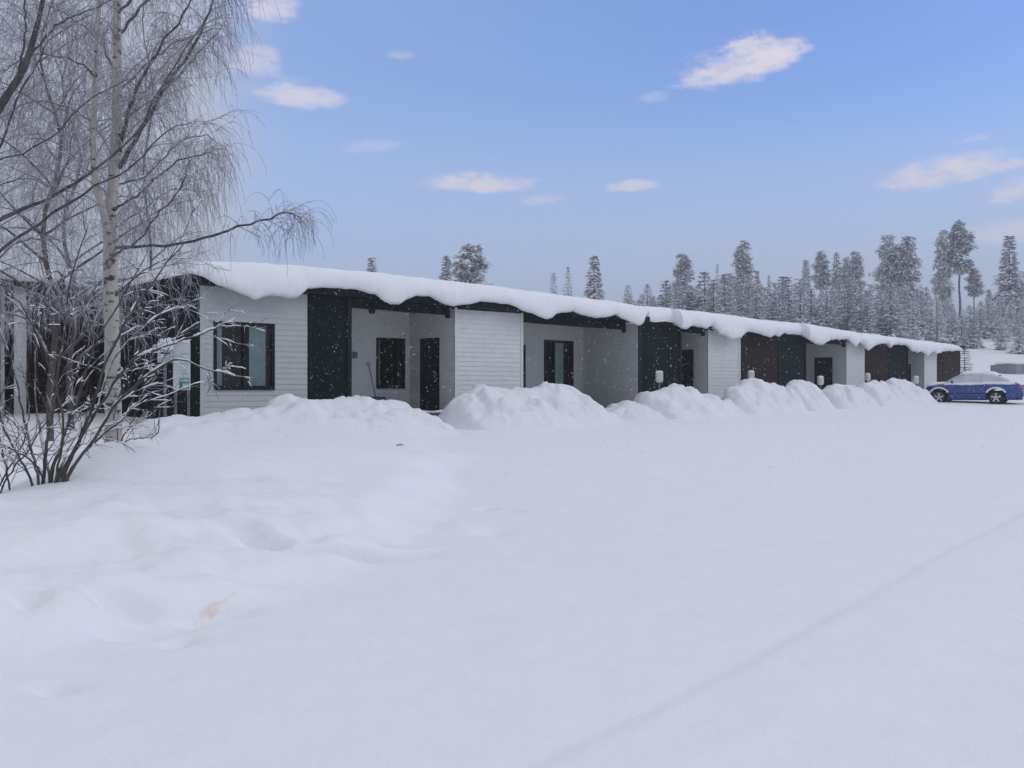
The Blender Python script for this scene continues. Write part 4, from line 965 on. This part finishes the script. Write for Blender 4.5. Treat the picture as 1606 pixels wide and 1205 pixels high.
shrub(88, 738, 9.2, [
    ([(95, 742, 0), (112, 690, 0), (135, 640, -.1), (165, 570, -.2), (200, 500, -.3), (240, 440, -.4), (290, 380, -.5)], .030),
    ([(85, 742, 0), (95, 690, .1), (118, 620, .2), (150, 540, .3), (190, 470, .4), (230, 400, .5)], .028),
    ([(78, 742, 0), (80, 690, 0), (88, 610, 0), (100, 520, .1), (110, 440, .2), (140, 350, .3)], .024),
    ([(100, 742, 0), (130, 680, -.2), (170, 630, -.4), (230, 590, -.6), (275, 563, -.8), (310, 574, -.9), (350, 586, -1.0), (396, 592, -1.1)], .022),
    ([(92, 742, 0), (120, 670, -.1), (165, 600, -.2), (215, 560, -.3), (270, 540, -.4), (320, 522, -.5), (352, 508, -.5)], .022),
    ([(72, 742, 0), (60, 690, .1), (40, 620, .2), (10, 540, .3), (-30, 470, .4)], .020),
    ([(65, 745, 0), (40, 690, -.2), (10, 640, -.3), (-30, 600, -.4)], .018),
    ([(90, 742, 0), (105, 690, .4), (140, 640, .8), (180, 560, 1.2), (240, 500, 1.6), (310, 470, 1.9)], .020),
    ([(82, 742, 0), (70, 660, .3), (60, 560, .5), (70, 470, .7), (60, 390, .9)], .020),
    ([(98, 742, 0), (130, 690, .2), (180, 650, .3), (215, 600, .4), (250, 545, .4), (275, 500, .5)], .018),
    ([(88, 742, 0), (95, 660, -.3), (75, 560, -.6), (40, 490, -.8), (0, 440, -1.0)], .018),
    ([(75, 745, 0), (55, 715, -.3), (20, 700, -.5), (-30, 680, -.7)], .014)],
    'dense many-stemmed bare shrub with snow on its branches, left of the twin-stemmed birch', 10)
shrub(10, 752, 9.6, [([(12, 760, 0), (5, 700, 0), (-8, 640, .1), (-10, 560, .2)], .014), ([(5, 760, 0), (25, 700, .2), (40, 640, .3), (30, 560, .5)], .014), ([(8, 760, 0), (30, 710, -.2), (70, 650, -.3), (110, 600, -.4)], .013), ([(0, 760, 0), (-20, 700, -.2), (-60, 650, -.3)], .013)],
    'thin bare shrub at the left edge of the drift', 8)
shrub(185, 692, 10.7, [([(186, 700, 0), (200, 660, -.1), (215, 620, -.2), (245, 590, -.3)], .012), ([(188, 700, 0), (205, 688, -.2), (235, 683, -.4), (250, 660, -.5)], .010), ([(180, 700, 0), (160, 680, -.3), (150, 690, -.5), (135, 715, -.6)], .009), ([(186, 700, 0), (182, 650, -.2), (196, 590, -.3), (230, 540, -.4)], .010)],
    'small shoots around the foot of the twin-stemmed birch', 6)

# ------------------------------------------------------------------ conifers
def spray(mb, p, d, l, w, droop):
    """flat tapering spray of needles, two quads long, hanging at its tip"""
    side = d.cross(Vector((0, 0, 1))); side = side.normalized() if side.length > 1e-3 else Vector((1, 0, 0))
    side = (side+jit(.35)).normalized()
    a = p; b = p+d*l*.5+Vector((0, 0, -droop*.3*l)); c = p+d*l+Vector((0, 0, -droop*l))
    n = len(mb.v); mb.v += [tuple(a-side*w*.35), tuple(a+side*w*.35), tuple(b+side*w*rng.uniform(.35, .65)), tuple(b-side*w*rng.uniform(.35, .65)), tuple(c+side*w*.12), tuple(c-side*w*.12)]
    mb.f += [(n, n+1, n+2, n+3), (n+3, n+2, n+4, n+5)]
def spruce_mesh(seed, H=10.0, Rm=1.7, low=.05, wh=30, irr=.3, dens=1.0):
    rng.seed(seed); mb = MB()
    for k in range(wh):
        u = low+(1-low)*(k/(wh-1))**.92; z = u*H; rad = Rm*((1-u)**.8)*rng.uniform(1-irr, 1.08)+.14
        nb = max(4, int(8*(1-u)+5)); a0 = rng.random()*6
        for j in range(nb):
            a = a0+2*math.pi*j/nb+rng.uniform(-.25, .25); L = rad*rng.uniform(.65, 1.1); d = Vector((math.cos(a), math.sin(a), rng.uniform(-.2, .15)+.5*u))
            d.normalize(); p = Vector((0, 0, z)); st = max(2, int(L/.30*dens))
            for q in range(st):
                f = (q+.7)/st; pp = p+d*L*f+Vector((0, 0, -.25*L*f*f))
                for sgn in (-1, 1):
                    dd = (d+Vector((-d.y, d.x, 0))*sgn*rng.uniform(.4, 1.0)+Vector((0, 0, rng.uniform(-.25, .1)))).normalized(); spray(mb, pp, dd, rng.uniform(.40, .72)*(1.15-.45*f), rng.uniform(.22, .38), rng.uniform(.2, .7))
            spray(mb, p+d*L*.65, d, L*.4+.25, .34, .4)
    for q in range(16):
        z = H*(.93+.07*q/15); a = rng.random()*6.28; spray(mb, Vector((0, 0, z)), Vector((math.cos(a)*.55, math.sin(a)*.55, .8)).normalized(), .38, .15, .1)
    return mb
def pine_mesh(seed, H=10.0, low=.42, Rm=1.25, nb=46, top=.7):
    rng.seed(seed); mb = MB(); tb = MB()
    tb.tube([Vector((.05*math.sin(i*1.3+seed), .05*math.cos(i+seed), -.5+(H+.3)*i/12)) for i in range(13)], taper(.12, .03, 13), 7)
    for k in range(nb):
        u = low+(1-low)*((k+rng.random())/nb); z = H*u; a = rng.random()*6.283
        v_ = (u-low)/(1-low)
        shape = (.55+.45*min(1, v_*5))*(1-v_)**.62
        L = Rm*(.18+.85*shape)*rng.uniform(.55, 1.15); d = Vector((math.cos(a), math.sin(a), rng.uniform(-.15, .35))).normalized()
        p = Vector((0, 0, z)); tb.tube([p, p+d*L*.9], [.035, .012], 4)
        for c in range(rng.randint(2, 4) if shape > .35 else 1):
            cc = p+d*L*rng.uniform(.35, 1.0)+jit(.2*(.3+.7*shape)); rr = rng.uniform(.28, .52)*(.35+.65*shape)
            for q in range(15):
                v = jit(1); v.z *= .5; pp = cc+v*rr; dd = (v+Vector((0, 0, .05))+d*.4)
                if dd.length < .05: continue
                spray(mb, pp, dd.normalized(), rng.uniform(.30, .55), rng.uniform(.17, .30), rng.uniform(.1, .5))
    return mb, tb
def trunk_mesh(H): 
    t = MB(); t.tube([Vector((0, 0, -.6+(H+.4)*i/6)) for i in range(7)], taper(.15, .02, 7), 6); return t
protos = {}
def proto(kind, i):
    key = (kind, i)
    if key in protos: return protos[key]
    if kind == 'pine': mb, tb = pine_mesh(100+i, low=[.30, .20, .46, .14][i % 4], Rm=[1.55, 1.75, 1.35, 2.0][i % 4], nb=[74, 96, 60, 110][i % 4]); mat = M['pine']
    elif kind == 'tallpine': mb, tb = pine_mesh(140+i, low=.50, Rm=1.0, nb=52); mat = M['pine']
    elif kind == 'spruce': mb, tb = spruce_mesh(200+i, Rm=[1.6, 2.0, 1.3][i % 3]), trunk_mesh(10); mat = M['spruce']
    else: mb, tb = spruce_mesh(300+i, Rm=[2.2, 2.7, 2.0, 2.5][i % 4], wh=20, irr=.5), trunk_mesh(10); mat = M['frosted']
    c = mb.build('crown', mat); t = tb.build('trunk', M['pine_bark'])
    protos[key] = (c.data, t.data); bpy.data.objects.remove(c); bpy.data.objects.remove(t)
    return protos[key]
def conifer(kind, i, px, ytop, Y, lab, name, group, wide=1.0, cat='tree'):
    p = at(px, ytop, Y); z = T1(p.x, p.y); H = max(1.5, p.z-z)
    cd, td = proto(kind, i)
    r = empty(name, (p.x, p.y, z), (px*7.3) % 6.28); tag(r, lab, cat, group)
    k = H/10; wide *= 1.12; r.scale = (k*wide, k*wide, k)
    for nm, d in (('crown', cd), ('trunk', td)):
        o = bpy.data.objects.new(nm, d); COL.objects.link(o); o.parent = r
    return r
G1 = 'frosted conifers on the ridge'
for a in (
    ('spruce', 0, 583, 406, 105, 'tip of a lone conifer showing above the roof snow, farthest left', 'spruce_tree', .9),
    ('spruce', 1, 700, 404, 100, 'smaller of the pair of conifers above the middle of the roof', 'spruce_tree', .9),
    ('pine', 3, 738, 386, 95, 'broad bushy pine above the middle of the roof, beside a smaller conifer', 'pine_tree', 1.15),
    ('frosted', 0, 868, 430, 110, 'small frosted conifer above the roof, left in a group of three', 'spruce_tree', .7),
    ('frosted', 1, 891, 421, 110, 'pale frosted conifer above the roof, middle of a group of three', 'spruce_tree', .6),
    ('spruce', 1, 932, 404, 100, 'darker pointed conifer above the roof, right in a group of three', 'spruce_tree', 1.0),
    ('pine', 1, 1071, 399, 130, 'broad conifer standing apart at the left end of the wood', 'pine_tree', 1.0),
    ('frosted', 2, 1125, 416, 135, 'slim whitened spruce between the broad left conifer and the tall pine', 'spruce_tree', .5),
    ('pine', 0, 1165, 380, 140, 'tall pine highest in the left half of the wood', 'pine_tree', 1.0),
    ('spruce', 2, 1188, 426, 140, 'dark slim spruce right beside the tall left pine', 'spruce_tree', .8),
    ('spruce', 2, 1206, 433, 145, 'thin dark spruce alone between two groups of the wood', 'spruce_tree', .6),
    ('spruce', 0, 1264, 409, 145, 'dark pointed conifer leading the middle group from the left', 'spruce_tree', .85),
    ('pine', 2, 1288, 395, 150, 'pine with a bare lower trunk in the middle group', 'pine_tree', .95),
    ('spruce', 0, 1312, 398, 150, 'dark conifer at the heart of the middle group', 'spruce_tree', .8),
    ('pine', 0, 1327, 404, 155, 'pale pine squeezed into the right side of the middle group', 'pine_tree', .8),
    ('pine', 1, 1342, 395, 148, 'bushy pine closing the middle group on the right', 'pine_tree', .85),
    ('pine', 3, 1393, 370, 140, 'left one of the two big broad pines', 'pine_tree', .85),
    ('pine', 1, 1423, 372, 138, 'right one of the two big broad pines', 'pine_tree', .95),
    ('pine', 1, 1479, 362, 150, 'tall slim pine leaning close to the bare-trunked one', 'pine_tree', .65),
    ('tallpine', 0, 1505, 349, 150, 'tallest pine of all with a long bare trunk and a small crown', 'pine_tree', 1.05),
    ('pine', 2, 1528, 421, 150, 'short pine with its small crown held on a bare trunk', 'pine_tree', 1.1),
    ('spruce', 1, 1583, 372, 140, 'big dark spruce near the right edge of the picture', 'spruce_tree', 1.1),
    ('pine', 3, 1612, 425, 150, 'pine half cut by the right edge', 'pine_tree', 1.0),
    ('spruce', 0, 1551, 455, 160, 'dark low spruce left of the big right spruce', 'spruce_tree', 1.3),
    ('spruce', 1, 1484, 440, 155, 'dark spruce filling the foot of the tall slim pine', 'spruce_tree', .8)):
    conifer(a[0], a[1], a[2], a[3], a[4], a[5], a[6], G1, a[7])
# young frosted trees in front of the wood
rng.seed(40)
young = []
for k in range(84):
    px = 985+k*6.2+rng.uniform(-4, 4); Y = rng.uniform(88, 128)
    yt = np.interp(px, [985, 1040, 1120, 1240, 1330, 1450, 1500], [462, 452, 440, 450, 452, 462, 485])+rng.uniform(-14, 16)
    young.append((px, yt, Y))
young += [(1527, 482, 98), (1432, 468, 86), (1384, 470, 92), (1570, 500, 96), (1556, 480, 125), (1598, 505, 92), (1614, 490, 105), (1508, 495, 100), (1586, 470, 128), (1545, 520, 118), (1360, 474, 88), (1540, 476, 132), (1606, 468, 132)]
young += [(1515+i*8.3+rng.uniform(-5, 5), rng.uniform(462, 492), rng.uniform(108, 140)) for i in range(13)]
young.sort()
ordn = lambda n: str(n)+('th' if 10 <= n % 100 <= 20 else {1: 'st', 2: 'nd', 3: 'rd'}.get(n % 10, 'th'))
for k, (px, yt, Y) in enumerate(young):
    right = px > 1503
    if right: lab = 'young white-frosted spruce on the open snow slope, %s from the right edge' % ordn(len(young)-k)
    else: lab = 'young white-frosted spruce in the thicket behind the roof, %s from its left end' % ordn(k+1)
    conifer('frosted', k % 4, px, yt, Y, lab, 'young_spruce', 'young frosted spruces below the ridge', rng.uniform(1.0, 1.4))
# sapling at the end of the building, and the bare pole
p = at(1512, 600, 53); zz = T1(p.x, p.y)
r = conifer('frosted', 0, 1513, 548, 54, 'thin snowy sapling just beyond the brown end panel', 'sapling', None, 1.5)
pl = at(1470, 540, 62); zz = T1(pl.x, pl.y); h = at(1468, 463, 62).z-zz
mb = MB(); mb.tube([Vector((0, 0, -.5)), Vector((0, 0, h*.5)), Vector((-.05, 0, h))], [.075, .07, .06], 10)
o = mb.build('utility_pole', M['pine_bark'], None, smooth=True); o.location = (pl.x, pl.y, zz); tag(o, 'plain grey pole rising behind the far end of the roof', 'pole')

# ------------------------------------------------------------------ falling snow
rng.seed(9); mb = MB()
for k in range(10000):
    Y = 12+15*rng.random()**.85; X = rng.uniform(-.62, .62)*Y; z = rng.uniform(.3, 4.4)
    if z > EYE+.42*Y or z < T1(X, Y): continue
    if Y < 6 and rng.random() < .6: continue
    c = Vector((X, Y, z)); r = .0026+.0054*rng.random()**2.2; ax = [Vector((1, 0, 0)), Vector((0, 1, 0)), Vector((rng.uniform(-.3, .3), 0, 1))]
    n = len(mb.v); l = rng.uniform(1, 2.4)
    mb.v += [tuple(c+ax[0]*r), tuple(c-ax[0]*r), tuple(c+ax[1]*r), tuple(c-ax[1]*r), tuple(c+ax[2]*r*l), tuple(c-ax[2]*r*l)]
    for q in ((0,2,4),(2,1,4),(1,3,4),(3,0,4),(2,0,5),(1,2,5),(3,1,5),(0,3,5)): mb.f.append(tuple(n+i for i in q))
o = mb.build('falling_snow', M['flake'], None, smooth=True); tag(o, 'snowflakes drifting down in the air before the building', 'falling snow', kind='stuff')

# ------------------------------------------------------------------ sky, sun
SUN_AZ, SUN_EL = 98, 36            # azimuth from +Y clockwise: behind the camera, to the right
w = bpy.data.worlds.new('World'); scene.world = w; w.use_nodes = True
nt = w.node_tree; nt.nodes.clear()
out = N(nt, 'ShaderNodeOutputWorld'); bg = N(nt, 'ShaderNodeBackground'); nt.links.new(bg.outputs[0], out.inputs[0])
TINT = (1.16, 1.40, 2.0); SKYS = .10; bg.inputs['Strength'].default_value = SKYS
sky = N(nt, 'ShaderNodeTexSky', sky_type='NISHITA', sun_disc=False); sky.sun_elevation = R(SUN_EL); sky.sun_rotation = R(SUN_AZ); sky.air_density = 1.0; sky.dust_density = 1.0; sky.ozone_density = 1.5
tc = N(nt, 'ShaderNodeTexCoord'); sp = N(nt, 'ShaderNodeSeparateXYZ'); nt.links.new(tc.outputs['Generated'], sp.inputs[0])
def MT(op, a, b=None, c=None):
    n = N(nt, 'ShaderNodeMath', operation=op)
    for i, v in enumerate((a, b, c)):
        if v is None: continue
        if isinstance(v, (int, float)): n.inputs[i].default_value = v
        else: nt.links.new(v, n.inputs[i])
    return n.outputs[0]
def MR(v, a, b, c=0., d=1.):
    n = N(nt, 'ShaderNodeMapRange'); n.interpolation_type = 'SMOOTHSTEP'
    for i, q in zip((1, 2, 3, 4), (a, b, c, d)): n.inputs[i].default_value = q
    nt.links.new(v, n.inputs[0]); return n.outputs[0]
az = MT('ARCTAN2', sp.outputs[0], sp.outputs[1]); el = MT('ARCSINE', sp.outputs[2])
def MIX(f, a, b):
    n = N(nt, 'ShaderNodeMix', data_type='RGBA')
    if isinstance(f, float): n.inputs[0].default_value = f
    else: nt.links.new(f, n.inputs[0])
    for i, v in ((6, a), (7, b)):
        if isinstance(v, tuple): n.inputs[i].default_value = (*v, 1)
        else: nt.links.new(v, n.inputs[i])
    return n.outputs[2]
def sc(c): return tuple(x/SKYS for x in c)
tint = N(nt, 'ShaderNodeMix', data_type='RGBA', blend_type='MULTIPLY'); tint.inputs[0].default_value = 1.0; nt.links.new(sky.outputs[0], tint.inputs[6]); tint.inputs[7].default_value = (*TINT, 1)
col = tint.outputs[2]
# thin veil of haze and cloud: thick near the horizon, over the left, overhead and behind the camera
cm_ = N(nt, 'ShaderNodeCombineXYZ'); nt.links.new(az, cm_.inputs[0]); nt.links.new(MT('MULTIPLY', el, 2.2), cm_.inputs[1])
nz = N(nt, 'ShaderNodeTexNoise', Scale=3.0, Detail=5, Roughness=.55); nt.links.new(cm_.outputs[0], nz.inputs['Vector'])
nf = N(nt, 'ShaderNodeTexNoise', Scale=26.0, Detail=8, Roughness=.66); nt.links.new(cm_.outputs[0], nf.inputs['Vector'])
nf2 = N(nt, 'ShaderNodeTexNoise', Scale=75.0, Detail=5, Roughness=.6); nt.links.new(cm_.outputs[0], nf2.inputs['Vector'])
VEIL = sc((.52, .55, .65)); OVER = sc((.735, .755, .83)); HAZE = sc((.50, .585, .76))
hz = MR(el, R(19), R(4), 0., .96)
col = MIX(hz, col, HAZE)
elw = MT('ADD', MT('ABSOLUTE', az), MT('MULTIPLY', MT('SUBTRACT', nz.outputs['Fac'], .5), .5))
back = MR(elw, R(45), R(85), 0., .7)
over = MR(MT('ADD', el, MT('MULTIPLY', MT('SUBTRACT', nz.outputs['Fac'], .5), .3)), R(26), R(45), 0., .9)
left = MR(MT('ADD', az, MT('MULTIPLY', MT('SUBTRACT', nz.outputs['Fac'], .5), .14)), R(-13), R(-19), 0., .9)
veil = MT('MAXIMUM', back, left)
col = MIX(MR(az, R(26), R(-20), 0., .42), col, sc((.42, .58, .90))); col = MIX(veil, col, VEIL); col = MIX(over, col, OVER)
def azel(px, py):
    x, z = (px-CX)/F, (HY-py)/F; return math.atan2(x, 1), math.atan2(z, math.hypot(x, 1))
CL = sc((.80, .74, .82))
for (px, py, wx, wy, k, tilt) in ((1160, 104, 95, 34, .85, .16), (1195, 92, 55, 30, .8, 0), (752, 290, 82, 17, .8, 0), (720, 286, 40, 15, .6, 0), (990, 293, 42, 11, .7, .05), (1480, 274, 92, 24, .75, .1), (1545, 262, 75, 9, .5, 0), (1600, 300, 40, 18, .7, .1),
                                  (470, 152, 66, 24, .75, -.05), (402, 102, 38, 30, .6, 0), (425, 15, 45, 24, .75, 0), (853, 314, 40, 10, .35, .1), (1580, 368, 70, 18, .5, 0), (585, 232, 45, 12, .3, .1), (1025, 153, 28, 10, .3, 0), (625, 87, 22, 8, .3, 0), (1525, 219, 30, 6, .3, .15)):
    a, e = azel(px, py); c, s = math.cos(tilt), math.sin(tilt)
    da = MT('SUBTRACT', az, a); de = MT('SUBTRACT', el, e)
    u = MT('DIVIDE', MT('ADD', MT('MULTIPLY', da, c), MT('MULTIPLY', de, s)), wx/F); v = MT('DIVIDE', MT('SUBTRACT', MT('MULTIPLY', de, c), MT('MULTIPLY', da, s)), wy/F)
    # flatter base: stretch below the middle
    v = MT('MULTIPLY', v, MR(v, -.2, .2, 1.45, 1.0))
    r2 = MT('ADD', MT('MULTIPLY', u, u), MT('MULTIPLY', v, v))
    q = MT('SUBTRACT', MT('SUBTRACT', 1.0, r2), MT('ADD', MT('MULTIPLY', MT('SUBTRACT', nf.outputs['Fac'], .5), 3.6), MT('MULTIPLY', MT('SUBTRACT', nf2.outputs['Fac'], .5), 1.3)))
    q = MT('MINIMUM', q, MR(r2, 2.8, 1.0, -.5, 1.4))
    col = MIX(MR(q, -.45, 1.25, 0., k), col, CL)
nt.links.new(col, bg.inputs['Color'])
sd = bpy.data.lights.new('sun', 'SUN'); sd.energy = .5; sd.angle = R(30); sd.color = (1, .97, .945)
so = bpy.data.objects.new('sun', sd); COL.objects.link(so)
dv = Vector((math.sin(R(SUN_AZ))*math.cos(R(SUN_EL)), math.cos(R(SUN_AZ))*math.cos(R(SUN_EL)), math.sin(R(SUN_EL))))
so.rotation_euler = dv.to_track_quat('Z', 'Y').to_euler(); so.location = (20, -20, 30)

# ------------------------------------------------------------------ snowy air
HAZE_DENSITY = .0017
hm, hnt, hb = new_mat('snowy_air'); hnt.nodes.remove(hb)
pv = N(hnt, 'ShaderNodeVolumePrincipled'); pv.inputs['Density'].default_value = HAZE_DENSITY; pv.inputs['Color'].default_value = (.92, .93, .96, 1); pv.inputs['Anisotropy'].default_value = .2
hnt.links.new(pv.outputs[0], hnt.nodes['Material Output'].inputs['Volume'])
mb = MB(); mb.box((-520, -110, -4), (520, 820, 42)); hz_o = mb.build('haze', hm); tag(hz_o, kind='stuff')

# ------------------------------------------------------------------ camera and view
cd = bpy.data.cameras.new('camera'); cam = bpy.data.objects.new('camera', cd); COL.objects.link(cam)
cd.sensor_width = 36; cd.lens = F/1606*36; cd.clip_end = 3000; cd.clip_start = .05
cd.shift_y = (HY-602.5)/1606
cam.location = (0, 0, EYE); cam.rotation_euler = (R(90), 0, 0)
scene.camera = cam
scene.view_settings.view_transform = 'Standard'; scene.view_settings.look = 'None'; scene.view_settings.exposure = .03; scene.view_settings.gamma = 1
